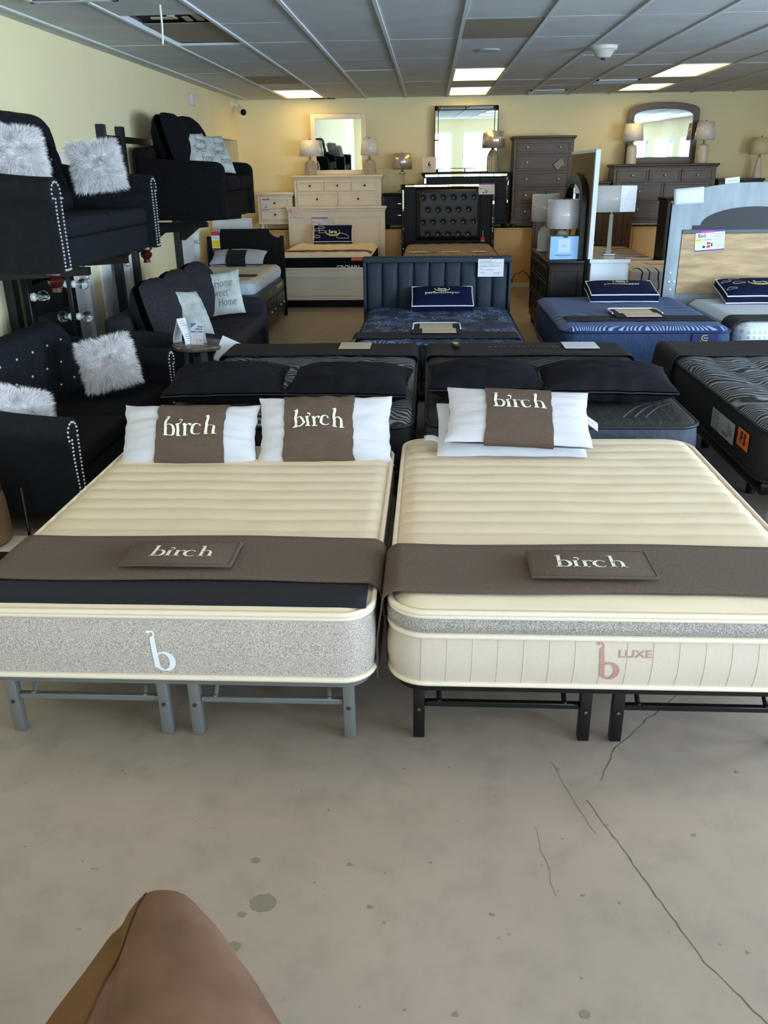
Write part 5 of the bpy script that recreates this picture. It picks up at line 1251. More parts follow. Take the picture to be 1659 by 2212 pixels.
mt = mattress('mattress', 'cream topped black sided mattress in the cream white bed', (-1.52, 13.30, 0.365), 1.34, 1.86, 0.39, 0.10, mat('warm_white_quilt', (236, 220, 196), 0.8, bump=0.4, bscale=24), BLKFAB, mat('cream_cord', (230, 214, 190), 0.7), tufts(0.16, 0.18, 0.02, 0.012), 40, 50, 0.05, 0.10,
              bands=[(0.0, 0.335, BLKFAB)], pipes=[(0.335, 0.008)])
b = MB(); vs, fs = textmesh('CROWN', 0.085, 'CENTER', 0.001); b.raw([(0.35 + v.x, -0.945 - 0.0025, 0.190 + v.y) for v in vs], fs); link('lettering', b, WTHREAD, mt, 0)
b = MB(); b.box(0.40, 0.57, -0.938, -0.936, 0.285, 0.325); link('orange_sticker', b, ORED, mt, 0)
def wavy(s, tt): return (-0.67 + 1.34 * s, (tt - 0.5) * (0.24 + 0.04 * math.sin(s * 26)) + 0.015 * math.sin(s * 18), 0.008 + (-0.03 * max(0, 1 - s * 12) ** 2 - 0.03 * max(0, 1 - (1 - s) * 12) ** 2))
b = MB(); b.grid(wavy, 60, 8); o = link('bed_runner', b, mat('taupe_runner', (98, 90, 84), 0.8), smooth=60, solid=0.004); o.location = (-1.52, 12.70, 0.752); tag(o, 'taupe runner with scalloped edges on the cream topped mattress', 'bed runner')
flat_card('paper_card', 'cream card at the left end of the taupe runner', 'card', -1.98, 12.70, 0.772, 0.24, 0.16, 0.05)
flat_card('paper_card', 'long cream card right of the first one on the taupe runner', 'card', -1.57, 12.70, 0.772, 0.34, 0.16, -0.03)
gusset_pillow('navy pillow with cloud stitching on the cream white bed', (-1.55, 13.98, 0.90), (math.radians(58), 0, math.radians(1)), 0.62, 0.29, 0.12, 71, True, False, True)
price_card('printed price card on the cream headboard above the navy pillow', (-1.79, 14.268, 1.06), 0.26, 0.17, (PI / 2, 0, 0), None)
b = MB(); b.box(-0.085, 0.085, -0.065, 0.065, -0.002, 0)
for k in range(3): scribble(b, -0.07, 0.07, 0.035 - 0.035 * k, 0.02, 1)
o = link('paper_note', b, [mat('pink_white_paper', (238, 214, 206), 0.7), mat('red_ink', (206, 120, 116), 0.8)], smooth=0); o.location = (-2.15, 14.245, 1.245); o.rotation_euler = (PI / 2, 0, 0); tag(o, 'small note with red writing at the left of the cream headboard', 'paper')

# black tufted bed
t = thing('tufted_bed', 'black bed with mirrored frame and button tufted headboard, back row centre', 'bed', (0.285, 13.35, 0))
hw = 0.745
b = MB(); b.box(-hw, hw, 0.85, 0.90, 0.3, 1.61, 0.004, 1); hb = link('headboard', b, BLKWOOD, t, 0)
b = MB(); F = 0.055
for x0, x1, z0, z1 in ((-hw, -hw + F, 0.3, 1.63), (hw - F, hw, 0.3, 1.63), (-hw + F, hw - F, 1.575, 1.63)): b.box(x0, x1, 0.815, 0.85, z0, z1, 0.008, 2)
link('frame', b, BLKWOOD, hb, 40)
b = MB()
for k in range(4): b.box(-hw + 0.06 + 0.345 * k, -hw + 0.06 + 0.345 * k + 0.335, 0.809, 0.815, 1.588, 1.618, 0.003, 1)
for s in (-1, 1):
    for k in range(4): b.box(s * (hw - 0.028) - 0.014, s * (hw - 0.028) + 0.014, 0.809, 0.815, 0.36 + 0.3 * k, 0.36 + 0.3 * k + 0.29, 0.003, 1)
link('mirror_strip', b, MIRROR, hb, 0)
BW, BZ0, BZ1 = 0.52, 0.78, 1.57
PX, PZ = 0.162, 0.185
def tuft(u, v):
    x = (u - 0.5) * 2 * BW; z = BZ0 + (BZ1 - BZ0) * v
    a, c = x / PX, (z - 0.87) / (2 * PZ)
    e = min(1, min(u, 1 - u) * 14) * min(1, min(v, 1 - v) * 12)
    y = 0.85 - 0.05 * e ** 0.5 - 0.012 * e
    for j in range(4):
        for i in range(-3, 4):
            bx = i * PX + (0 if j % 2 == 0 else PX / 2); bz = 0.87 + PZ * j
            if abs(bx) > 2.6 * PX: continue
            d2 = ((x - bx) / 0.035) ** 2 + ((z - bz) / 0.03) ** 2
            if d2 < 8: y += 0.024 * math.exp(-d2)
    return (x, y, z)
b = MB(); b.grid(tuft, 90, 60); tp = link('tufted_panel', b, mat('black_leatherette', (24, 27, 33), 0.38, bump=0.15, bscale=120), hb, 80)
for j in range(4):
    for i in range(-3, 4):
        bx = i * PX + (0 if j % 2 == 0 else PX / 2)
        if abs(bx) > 2.6 * PX: continue
        c = MB(); c.ball((bx, 0.803, 0.87 + PZ * j), 0.012, 8); link('button', c, CHROME, tp)
for s in (-1, 1): b = MB(); b.box(s * 0.68 - 0.03, s * 0.68 + 0.03, 0.83, 0.89, 0.002, 0.3); link('leg', b, BLKWOOD, t, 0)
b = MB(); b.box(-0.66, 0.66, -1.1, 0.80, 0.10, 0.36, 0.006, 1); link('bed_box', b, BLKWOOD, t, 0)
mattress('mattress', 'grey knit mattress in front of the black tufted headboard', (0.30, 13.20, 0.365), 1.36, 1.86, 0.37, 0.11, wave_mat('grey_heather', (112, 106, 104), (158, 150, 144), 14, 0.6, 4, 0.2, 0.8, 0.2, 0.8, bump=0.3), BLKSIDE, BLKPIPE, tufts(0.2, 0.2, 0.03, 0.012), 40, 40, 0.05, 0.1)
flat_card('paper_card', 'cream card with dark print on the grey knit mattress, left', 'card', -0.17, 12.52, 0.745, 0.26, 0.14, 0.0)
flat_card('paper_card', 'red tinted card on the grey knit mattress beside the left card', 'card', 0.06, 12.52, 0.745, 0.09, 0.10, 0.0, (mat('red_card', (150, 62, 56), 0.7), INK))
flat_card('paper_card', 'cream card in the middle of the grey knit mattress', 'card', 0.30, 12.52, 0.745, 0.26, 0.14, 0.0)
flat_card('paper_card', 'small cream card at the right of the grey knit mattress', 'card', 0.70, 12.52, 0.745, 0.20, 0.16, 0.0)
price_card('printed price card on the black tufted headboard frame', (0.885, 14.155, 1.545), 0.25, 0.17, (PI / 2, 0, 0), None)
b = MB(); b.tube([(0, 0, 0.02), (0.0, 0, 0.13)], 0.004); b.box(-0.03, 0.03, -0.004, 0.004, -0.03, 0.02, mi=1); b.box(-0.03, 0.03, -0.0045, 0.0045, -0.04, -0.03, mi=0); o = link('red_tag', b, [PAPER, REDPR], smooth=0); o.location = (0.85, 14.175, 0.80); tag(o, 'small red tag hanging at the lower right of the black tufted headboard', 'tag')

# ------------------------------------------------------------------ case furniture
def case(name, label, cat, loc, W_, H_, D_, rows, m, knobm, rot=0.0, over=0.03, foot=0.06, knob='ball', two=False, top=0.035, inset=True, drawer_m=None, mirrored=False):
    """front faces -y; rows: list of (height share, columns) from the top"""
    t = thing(name, label, cat, loc, (0, 0, rot)); dm = drawer_m or m
    b = MB(); b.box(-W_ / 2, W_ / 2, 0.0, D_, foot, H_ - top, 0.006, 1); b.box(-W_ / 2 - 0.012, W_ / 2 + 0.012, -0.012, D_, foot, foot + 0.05, 0.008, 1); link('carcass', b, m, t, 0)
    b = MB(); b.box(-W_ / 2 - over, W_ / 2 + over, -over, D_ + 0.0, H_ - top, H_, 0.010, 2); b.box(-W_ / 2 - over * 0.5, W_ / 2 + over * 0.5, -over * 0.5, D_, H_ - top - 0.022, H_ - top, 0.006, 1); link('top', b, m, t, 40)
    for sx in (-1, 1):
        for y in (0.04, D_ - 0.05): b = MB(); b.lathe([(0.022, 0.0), (0.034, foot * 0.5), (0.026, foot * 0.8), (0.034, foot)], 12, (sx * (W_ / 2 - 0.05), y, 0)); link('foot', b, m, t)
    z = H_ - top - 0.035; tot = sum(r[0] for r in rows); avail = z - foot - 0.065
    for hshare, nc in rows:
        hh = avail * hshare / tot; cw = (W_ - 0.08) / nc
        for k in range(nc):
            x0, x1 = -W_ / 2 + 0.04 + cw * k + 0.008, -W_ / 2 + 0.04 + cw * (k + 1) - 0.008; z1, z0 = z - 0.007, z - hh + 0.007
            b = MB(); b.box(x0, x1, -0.010, 0.0, z0, z1, 0.003, 1)
            if inset:
                f = 0.032
                for q in ((x0, x1, z1 - f, z1), (x0, x1, z0, z0 + f), (x0, x0 + f, z0 + f, z1 - f), (x1 - f, x1, z0 + f, z1 - f)): b.box(q[0], q[1], -0.022, -0.010, q[2], q[3], 0.004, 1)
            dr = link('drawer', b, dm, t, 0)
            xs_ = [(x0 + x1) / 2] if not two else ([x0 + (x1 - x0) * 0.2, x0 + (x1 - x0) * 0.8] if nc == 1 else [(x0 + x1) / 2])
            for x in xs_:
                b = MB()
                if knob == 'ball': b.tube([(x, -0.010, (z0 + z1) / 2), (x, -0.04, (z0 + z1) / 2)], 0.006); b.ball((x, -0.045, (z0 + z1) / 2), 0.017, 10)
                elif knob == 'ring': b.box(x - 0.012, x + 0.012, -0.026, -0.010, (z0 + z1) / 2 - 0.012, (z0 + z1) / 2 + 0.015, 0.004, 1); b.tube([(x + 0.026 * math.sin(a), -0.030, (z0 + z1) / 2 - 0.02 + 0.026 * math.cos(a)) for a in [2 * PI * q / 12 for q in range(12)]], 0.004, 6, True)
                else: b.box(x - 0.03, x + 0.03, -0.035, -0.024, (z0 + z1) / 2 - 0.008, (z0 + z1) / 2 + 0.008, 0.004, 1)
                link('knob', b, knobm, dr)
        z -= hh
    return t
LZ = 0.942
case('nightstand', 'cream white two drawer nightstand on the ledge, far left', 'nightstand', (-2.545, 14.47, LZ), 0.57, 0.58, 0.42, [(1, 1), (1, 1)], CREAMF, DARKKNOB, foot=0.09, knob='ball')
case('dresser', 'cream white dresser on the ledge behind the cream white bed', 'dresser', (-1.505, 14.46, LZ), 1.42, 0.835, 0.44, [(0.75, 3), (1, 2), (1, 2)], CREAMF, DARKKNOB)
case('nightstand', 'black lacquer nightstand on the ledge left of the tufted headboard', 'nightstand', (-0.50, 14.48, LZ), 0.50, 0.55, 0.40, [(1, 1), (1, 1)], BLKWOOD, CHROME, knob='bar')
t = case('dresser', 'black dresser with mirror trim on the ledge behind the tufted headboard', 'dresser', (0.575, 14.47, LZ), 1.38, 0.85, 0.44, [(1, 3), (1, 3)], BLKWOOD, CHROME, knob='bar', inset=False)
b = MB()
for k in range(6): b.box(-0.66 + 0.22 * k, -0.66 + 0.22 * k + 0.21, -0.036, -0.030, 0.79, 0.825, 0.002, 1)
for s in (-1, 1):
    for k in range(3): b.box(s * 0.66 - 0.016, s * 0.66 + 0.016, -0.018, -0.012, 0.12 + 0.22 * k, 0.12 + 0.22 * k + 0.21, 0.002, 1)
link('mirror_strip', b, MIRROR, t, 0)
b = MB(); b.box(-0.2, 0.2, -0.03, 0.03, 0, 0.02, 0.003, 1); o = link('paper_strip', b, PAPERW, smooth=0); o.location = (0.20, 14.35, 1.635); o.rotation_euler = (0, 0, 0); COL.objects.unlink(o); bpy.data.objects.remove(o)
case('chest_of_drawers', 'tall dark brown five drawer chest on the ledge, back row centre', 'chest', (1.785, 14.48, LZ), 0.94, 1.37, 0.44, [(0.8, 1), (1, 1), (1, 1), (1, 1), (1, 1)], BROWNW, NICKEL, two=True, over=0.035)
case('nightstand', 'dark brown nightstand on the ledge beside the wide brown dresser', 'nightstand', (2.575, 14.50, LZ), 0.56, 0.69, 0.42, [(1, 1), (1, 1), (1, 1)], BROWNW, NICKEL)
case('dresser', 'wide dark brown dresser on the ledge under the arched mirror', 'dresser', (3.71, 14.47, LZ), 1.60, 0.94, 0.44, [(0.75, 3), (1, 2), (1, 2)], BROWNW, NICKEL, over=0.035)
case('nightstand', 'blue grey nightstand on the ledge at the far right', 'nightstand', (4.92, 14.50, LZ), 0.68, 0.71, 0.42, [(1, 1), (1, 1)], SLATE, DARKKNOB)
# drawer tag and price card
b = MB(); b.box(-0.07, 0.07, -0.05, 0.05, -0.001, 0.001); scribble(b, -0.05, 0.05, 0.01, 0.02, 1); o = link('price_tag', b, [mat('grey_tag', (150, 140, 128), 0.6), INK], smooth=0); o.location = (2.03, 14.415, 1.895); o.rotation_euler = (PI / 2, math.radians(-38), 0); tag(o, 'small tilted paper tag on the tall brown chest', 'tag')
o = price_card('printed price card on the upper drawer of the cream nightstand', (-2.69, 14.44, 1.345), 0.12, 0.17, (PI / 2, 0, 0), None)
# mirrors
def flat_mirror(label, loc, W_, H_, fr, m, tilt=0.0, bevel=True, strips=False):
    t = thing('framed_mirror', label, 'mirror', loc, (tilt, 0, 0))
    b = MB()
    for x0, x1, z0, z1 in ((-W_ / 2, -W_ / 2 + fr, 0, H_), (W_ / 2 - fr, W_ / 2, 0, H_), (-W_ / 2 + fr, W_ / 2 - fr, 0, fr), (-W_ / 2 + fr, W_ / 2 - fr, H_ - fr, H_)): b.box(x0, x1, -0.02, 0.02, z0, z1, 0.008, 2)
    f = link('frame', b, m, t, 40)
    b = MB(); b.box(-W_ / 2 + fr, W_ / 2 - fr, -0.006, 0.012, fr, H_ - fr); link('glass', b, MIRROR, t, 0)
    if strips:
        b = MB(); g = fr * 0.36
        for x in (-W_ / 2 + fr / 2, W_ / 2 - fr / 2):
            for k in range(2): b.box(x - g, x + g, -0.026, -0.0195, 0.05 + k * (H_ - 0.1) / 2, 0.03 + (k + 1) * (H_ - 0.1) / 2, 0.003, 1)
        for z in (fr / 2, H_ - fr / 2):
            for k in range(2): b.box(-W_ / 2 + fr + k * (W_ / 2 - fr), -W_ / 2 + fr + (k + 1) * (W_ / 2 - fr) - 0.02, -0.026, -0.0195, z - g, z + g, 0.003, 1)
        link('mirror_strip', b, MIRROR, f, 0)
    return t
flat_mirror('cream framed mirror standing on the cream dresser', (-1.50, 14.82, 1.778), 0.90, 0.91, 0.075, CREAMF, math.radians(1.2))
flat_mirror('large mirror with mirrored black frame on the black dresser', (0.57, 14.84, 1.795), 1.02, 0.985, 0.065, BLKWOOD, math.radians(1.0), True, True)
t = thing('arched_mirror', 'dark brown arched top mirror on the wide brown dresser', 'mirror', (3.69, 14.84, 1.883), (math.radians(0.4), 0, 0))
def archout(hw, z0, zs, zt, n=18): return [(-hw, z0), (-hw * 1.0, zs)] + [(-hw * math.cos(PI * k / n), zs + (zt - zs) * math.sin(PI * k / n) ** 0.8) for k in range(1, n)] + [(hw, zs), (hw, z0)]
oo, ii = archout(0.555, 0.0, 0.76, 0.90), archout(0.46, 0.10, 0.69, 0.80)
b = MB(); n = len(oo); vs = []; fs = []
for y in (-0.022, 0.022): vs += [(x, y, z) for x, z in oo] + [(x, y, z) for x, z in ii]
for k in range(n):
    j = (k + 1) % n
    fs += [(k, j, n + j, n + k), (2 * n + j, 2 * n + k, 3 * n + k, 3 * n + j), (k, 2 * n + k, 2 * n + j, j), (n + j, 3 * n + j, 3 * n + k, n + k)]
b.raw(vs, fs); link('frame', b, BROWNW, t, 30)
b = MB(); b.prism(ii, -0.006, 0.012); link('glass', b, MIRROR, t, 0)
b = MB(); b.box(-0.50, 0.50, -0.03, 0.03, -0.0, 0.03, 0.005, 1); link('base_rail', b, BROWNW, t, 0)

# lamps
def lamp(label, loc, base, basem, shade, shm, zshade, rotz=0.0, square=None, n=40, cap=None, fin=True, plate=None):
    """base: lathe profile; shade: (r bottom, r top, height)"""
    t = thing('table_lamp', label, 'lamp', loc, (0, 0, rotz))
    b = MB(); b.lathe(base, n); bs = link('base', b, basem, t)
    if plate: b = MB(); b.box(-plate, plate, -plate, plate, 0, 0.02, 0.004, 1); link('foot_plate', b, basem, t, 0)
    zb = base[-1][1]
    b = MB(); b.tube([(0, 0, zb - 0.01), (0, 0, zshade + shade[2] + 0.005)], 0.006); b.lathe([(0.016, 0), (0.016, 0.05)], 12, (0, 0, zb)); link('stem', b, BRASS, t)
    b = MB(); rb, rt, h = shade
    if square: 
        vs = []
        for sx, sy in ((-1, -1), (1, -1), (1, 1), (-1, 1)): vs.append((sx * square[0], sy * square[1], zshade))
        for sx, sy in ((-1, -1), (1, -1), (1, 1), (-1, 1)): vs.append((sx * square[0], sy * square[1], zshade + h))
        b.raw(vs, [(0, 1, 5, 4), (1, 2, 6, 5), (2, 3, 7, 6), (3, 0, 4, 7)])
    else: b.lathe([(rb, zshade), (rb + (rt - rb) * 0.5, zshade + h / 2), (rt, zshade + h)], n, cap=False)
    link('lamp_shade', b, shm, t, 50, 0.003)
    b = MB()
    rr = min(rt, (square[1] if square else rt))
    for a in (0, 2 * PI / 3, 4 * PI / 3): b.tube([(0, 0, zshade + h - 0.01), (rr * 0.97 * math.cos(a), rr * 0.97 * math.sin(a), zshade + h - 0.01)], 0.003, 6)
    link('spider', b, BRASS, t)
    if fin: b = MB(); b.lathe([(0.004, 0), (0.010, 0.012), (0.006, 0.024), (0.001, 0.03)], 10, (0, 0, zshade + h)); link('finial', b, BRASS, t)
    return t
jar = [(0.085, 0.0), (0.095, 0.02), (0.10, 0.10), (0.095, 0.16), (0.07, 0.21), (0.04, 0.225)]
lamp('white shaded lamp with grey base, left on the cream dresser', (-1.95, 14.60, 1.778), jar, BASEW, (0.175, 0.15, 0.235), SHADE, 0.285)
lamp('white shaded lamp with grey base, right on the cream dresser', (-0.985, 14.60, 1.778), jar, BASEW, (0.14, 0.12, 0.24), SHADE, 0.29)
crys = [(0.07, 0.0), (0.075, 0.03), (0.035, 0.05), (0.035, 0.26), (0.05, 0.30), (0.015, 0.34)]
lamp('silver wrapped lamp with clear base on the black nightstand', (-0.46, 14.66, 1.493), crys, GLASSM, (0.16, 0.15, 0.24), SILVSH, 0.355)
lamp('silver wrapped lamp at the right corner of the black dresser', (1.01, 14.62, 1.793), [(0.09, 0.0), (0.08, 0.02), (0.08, 0.22), (0.06, 0.28), (0.03, 0.33)], mat('smoked_glass', (150, 142, 126), 0.1, coat=0.6), (0.165, 0.155, 0.245), SILVSH, 0.355)
cyl = [(0.075, 0.0), (0.082, 0.02), (0.080, 0.14), (0.075, 0.25), (0.05, 0.275), (0.02, 0.285)]
marble = mat('pale_marbled_ceramic', (218, 208, 194), 0.35, var=0.1, vscale=9, detail=6)
lamp('white shaded lamp left of the arched mirror', (3.19, 14.60, 1.883), cyl, marble, (0.16, 0.13, 0.25), SHADE, 0.335)
lamp('white shaded lamp right of the arched mirror', (4.30, 14.60, 1.883), cyl, marble, (0.155, 0.125, 0.255), SHADE, 0.34)
lamp('cream shaded lamp at the right picture edge on the ledge nightstand', (5.21, 14.66, 1.653), [(0.07, 0.0), (0.075, 0.02), (0.06, 0.10), (0.045, 0.22), (0.03, 0.30)], marble, (0.16, 0.13, 0.24), mat('cream_lampshade', (222, 204, 166), 0.6), 0.35)
# number sign and cord
t = thing('counter_sign', 'small cream sign with the number 6 on the black dresser', 'sign', (-0.02, 14.52, 1.794))
b = MB(); b.box(-0.11, 0.11, 0, 0.006, 0.0, 0.235); b.box(-0.11, 0.11, 0, 0.07, 0.0, 0.005); sg = link('board', b, mat('cream_sign_board', (232, 218, 200), 0.5), t, 0)
b = MB(); Ms = Matrix.Translation((0, -0.0012, 0)) @ Matrix.Rotation(PI / 2, 4, 'X')
text(b, '6', 0.105, 0.0, 0.125, 0, M=Ms, bold=0.002); text(b, 'MONTHS', 0.022, 0, 0.072, 0, M=Ms); text(b, 'special financing', 0.017, 0, 0.040, 0, M=Ms); link('lettering', b, mat('brown_ink', (66, 54, 46), 0.8), sg, 0)
b = MB(); b.tube([(1.36, 14.40, 0.10), (1.37, 14.35, 0.14), (1.42, 14.37, 0.24), (1.46, 14.39, 0.22), (1.52, 14.37, 0.27), (1.60, 14.36, 0.24), (1.66, 14.36, 0.14)], 0.006); b.box(1.345, 1.375, 14.345, 14.40, 0.09, 0.14, 0.004, 1); o = link('power_cord', b, BLKWOOD); tag(o, 'black power cord looping at the foot of the tan ledge', 'cord')

# ------------------------------------------------------------------ back to back dressers with mirrors, right of the aisle
t = case('dresser', 'espresso brown dresser facing the aisle, right of the channel headboard', 'dresser', (1.295, 10.25, 0), 1.56, 0.915, 0.375, [(0.75, 3), (1, 2), (1.2, 2)], ESPR, DARKKNOB, rot=-PI / 2, over=0.03, foot=0.10, knob='ring')
b = MB(); f = 0.05
for y0, y1, z0, z1 in ((0.02, 0.36, 0.80, 0.84), (0.02, 0.36, 0.18, 0.24), (0.02, 0.07, 0.24, 0.80), (0.31, 0.36, 0.24, 0.80)): b.box(0.78, 0.788, y0, y1, z0, z1, 0.003, 1)
link('end_panel', b, ESPR, t, 0)
t = thing('dresser', 'pale blue white dresser standing back to back with the espresso one', 'dresser', (1.94, 10.25, 0))
PB = mat('pale_white_lacquer', (222, 230, 236), 0.3)
b = MB(); b.box(-0.20, 0.20, -0.78, 0.78, 0.05, 0.885, 0.005, 1); link('carcass', b, PB, t, 0)
b = MB(); b.box(-0.215, 0.215, -0.80, 0.80, 0.887, 0.925, 0.005, 1); link('top', b, mat('pale_taupe_top', (196, 186, 172), 0.25), t, 0)
b = MB(); b.box(-0.215, 0.217, -0.802, -0.80, 0.887, 0.925); link('top_edge', b, PB, t, 0)
for k in range(3):
    for j in range(2): b = MB(); b.box(0.20, 0.212, -0.77 + 0.77 * j, -0.02 + 0.77 * j, 0.09 + 0.26 * k, 0.34 + 0.26 * k, 0.003, 1); link('drawer', b, PB, t, 0)
for x in (-0.16, 0.16):
    for y in (-0.7, 0.7): b = MB(); b.box(x - 0.025, x + 0.025, y - 0.025, y + 0.025, 0.002, 0.05); link('foot', b, PB, t, 0)
t = thing('dresser_mirror', 'tall white edged mirror seen from behind, on the pale dresser', 'mirror', (1.705, 10.24, 0.928))
b = MB(); b.box(-0.012, -0.004, -0.75, 0.75, 0.01, 1.06); link('back_board', b, mat('hardboard', (132, 114, 90), 0.8, var=0.05, vscale=3), t, 0)
b = MB()
for y0, y1, z0, z1 in ((-0.80, -0.75, 0, 1.09), (0.75, 0.80, 0, 1.09), (-0.75, 0.75, 0, 0.05), (-0.75, 0.75, 1.04, 1.09)): b.box(-0.005, 0.045, y0, y1, z0, z1, 0.003, 1)
link('frame', b, PB, t, 0)
b = MB(); b.box(0.0, 0.03, -0.75, 0.75, 0.05, 1.04); link('glass', b, MIRROR, t, 0)
t = thing('dresser_mirror', 'espresso framed arched mirror standing on the espresso dresser', 'mirror', (1.645, 10.22, 0.918))
oo, ii = archout(0.66, 0.0, 0.56, 0.87), archout(0.55, 0.11, 0.52, 0.76)
b = MB(); n = len(oo); vs = []; fs = []
for x in (-0.03, 0.02): vs += [(x, y, z) for y, z in oo] + [(x, y, z) for y, z in ii]
for k in range(n):
    j = (k + 1) % n
    fs += [(k, j, n + j, n + k), (2 * n + j, 2 * n + k, 3 * n + k, 3 * n + j), (k, 2 * n + k, 2 * n + j, j), (n + j, 3 * n + j, 3 * n + k, n + k)]
b.raw(vs, fs); link('frame', b, ESPR, t, 30)
b = MB(); b.prism(ii, -0.012, 0.01, 'x'); link('glass', b, MIRROR, t, 0)
ribb = [(0.075, 0.0), (0.08, 0.012), (0.075, 0.02)] + [(0.066, 0.03), (0.066, 0.18), (0.06, 0.235), (0.04, 0.275), (0.015, 0.285)]
def ribbed_lamp(label, loc, sh, zs, hb=1.0):
    t = lamp(label, loc, [(r, z * hb) for r, z in ribb], RIBW, sh, SHADE, zs)
    b = MB()
    for k in range(22):
        a = 2 * PI * k / 22; b.tube([(0.067 * math.cos(a), 0.067 * math.sin(a), 0.03 * hb), (0.067 * math.cos(a), 0.067 * math.sin(a), 0.18 * hb), (0.060 * math.cos(a), 0.060 * math.sin(a), 0.236 * hb), (0.040 * math.cos(a), 0.040 * math.sin(a), 0.275 * hb)], 0.006, 6)
    ch = [c for c in t.children if c.name.startswith('base')][0]
    link('rib', b, RIBW, ch); return t
ribbed_lamp('white ribbed lamp with wrapped drum shade behind the blue box', (1.475, 9.88, 0.918), (0.185, 0.172, 0.30), 0.305)
ribbed_lamp('white ribbed lamp with cream drum shade, farther back on the espresso dresser', (1.36, 10.55, 0.918), (0.162, 0.155, 0.30), 0.345)
t = thing('display_box', 'light blue product box on the near end of the espresso dresser', 'box', (1.455, 9.64, 0.918), (0, 0, math.radians(4)))
b = MB(); b.box(-0.155, 0.155, -0.075, 0.075, 0, 0.24, 0.002, 1); bx = link('carton', b, mat('grey_carton', (148, 140, 130), 0.6), t, 0)
b = MB(); b.raw([(-0.154, -0.0762, 0.001), (0.154, -0.0762, 0.001), (0.154, -0.0762, 0.238), (-0.154, -0.0762, 0.238)], [(0, 1, 2, 3)], 0)
b.raw([(-0.07, -0.0768, 0.07), (0.06, -0.0768, 0.07), (0.06, -0.0768, 0.215), (-0.07, -0.0768, 0.215)], [(0, 1, 2, 3)], 1)
b.raw([(-0.02, -0.0768, 0.225), (0.03, -0.0768, 0.225), (0.03, -0.0768, 0.240), (-0.02, -0.0768, 0.240)], [(0, 1, 2, 3)], 2)
Mb = Matrix.Translation((0, -0.0772, 0)) @ Matrix.Rotation(PI / 2, 4, 'X')
scribble(b, -0.03, 0.02, 0.145, 0.03, 3, z=0.0); 
for i in range(len(b.v)):
    if abs(b.v[i].z) < 1e-9 and abs(b.v[i].y) > 0.09: b.v[i] = Mb @ b.v[i]
b.raw([(-0.10, -0.0768, 0.040), (0.08, -0.0768, 0.040), (0.08, -0.0768, 0.046), (-0.10, -0.0768, 0.046)], [(0, 1, 2, 3)], 2)
b.raw([(-0.07, -0.0768, 0.027), (0.05, -0.0768, 0.027), (0.05, -0.0768, 0.030), (-0.07, -0.0768, 0.030)], [(0, 1, 2, 3)], 3)
link('front_print', b, [mat('sky_blue_print', (150, 196, 240), 0.5), mat('pale_blue_print', (196, 220, 246), 0.5), NAVYPR, GREYINK], bx, 0)
b = MB(); b.box(-0.025, 0.025, -0.002, 0.002, 0, 0.115); o = link('yellow_tag', b, mat('yellow_tag', (214, 170, 46), 0.6), smooth=0); o.location = (1.575, 9.80, 1.145); o.rotation_euler = (0, math.radians(8), 0); tag(o, 'yellow tag hanging below the drum shade of the nearer ribbed lamp', 'tag')
# rectangular shaded lamp on the pale dresser
t = lamp('rectangular shaded lamp with clear column on the pale dresser', (2.01, 9.92, 0.928), [(0.03, 0.02), (0.03, 0.05), (0.024, 0.06), (0.020, 0.40), (0.022, 0.43)], mat('clear_acrylic', (214, 220, 222), 0.08, coat=1.0, metal=0.4), (0.2, 0.2, 0.27), SHADE, 0.46, 0.0, (0.225, 0.12), 4, plate=0.065)
b = MB(); b.raw([(0.06, -0.1225, 0.462), (0.224, -0.1225, 0.462), (0.224, -0.1225, 0.729), (0.06, -0.1225, 0.729)], [(0, 1, 2, 3)]); link('plastic_wrap', b, mat('wrap_plastic', (226, 230, 242), 0.2, coat=1.0, bump=1.0, bscale=20), t, 0)
t = thing('framed_print', 'small cream card with a green leaf standing on the pale dresser by the mirror', 'card', (1.80, 10.62, 0.928))
b = MB(); b.box(-0.06, 0.06, -0.004, 0.004, 0, 0.24); link('card', b, mat('ivory_card', (222, 224, 208), 0.6), t, 0)
b = MB(); b.lathe([(0.001, -0.04), (0.02, 0.0), (0.001, 0.05)], 8, (0.01, -0.004, 0.13)); link('leaf', b, mat('leaf_green', (90, 130, 80), 0.7), t)
# brown bed with striped mattress and the white lined mattress
t = thing('brown_bed', 'brown wooden bed with grooved headboard behind the pale dresser', 'bed', (2.42, 13.1, 0))
b = MB(); b.box(-0.78, 0.78, 1.08, 1.13, 0.002, 1.36, 0.006, 1); hb = link('headboard', b, BROWNW, t, 0)
b = MB()
for k in range(14): b.box(-0.74 + 0.107 * k, -0.74 + 0.107 * k + (0.05 if k % 3 else 0.09), 1.065, 1.08, 0.35, 1.30, 0.005, 1)
link('groove_slat', b, BROWNW, hb, 0)
b = MB(); b.box(-0.81, 0.81, 1.05, 1.15, 1.36, 1.40, 0.008, 1); link('cap_rail', b, BROWNW, hb, 0)
b = MB(); b.box(-0.64, 0.64, -0.85, 1.06, 0.12, 0.36, 0.006, 1); link('bed_box', b, ESPR, t, 0)
for x in (-0.58, 0.58): b = MB(); b.box(x - 0.03, x + 0.03, -0.82, -0.76, 0.002, 0.12); link('leg', b, ESPR, t, 0)
STRIPE = wave_mat('grey_plum_stripes', (58, 56, 66), (176, 168, 176), 1.6, 0.45, 1.6, 0.0, 0.8, 0.45, 0.55, bump=0.1)
mattress('mattress', 'grey and plum striped mattress on the brown wooden bed', (2.42, 13.05, 0.363), 1.36, 1.90, 0.325, 0.12, STRIPE, mat('dark_slate_side', (50, 54, 64), 0.8, bump=0.3, bscale=40), BLKPIPE, None, 30, 40, 0.045, 0.1)
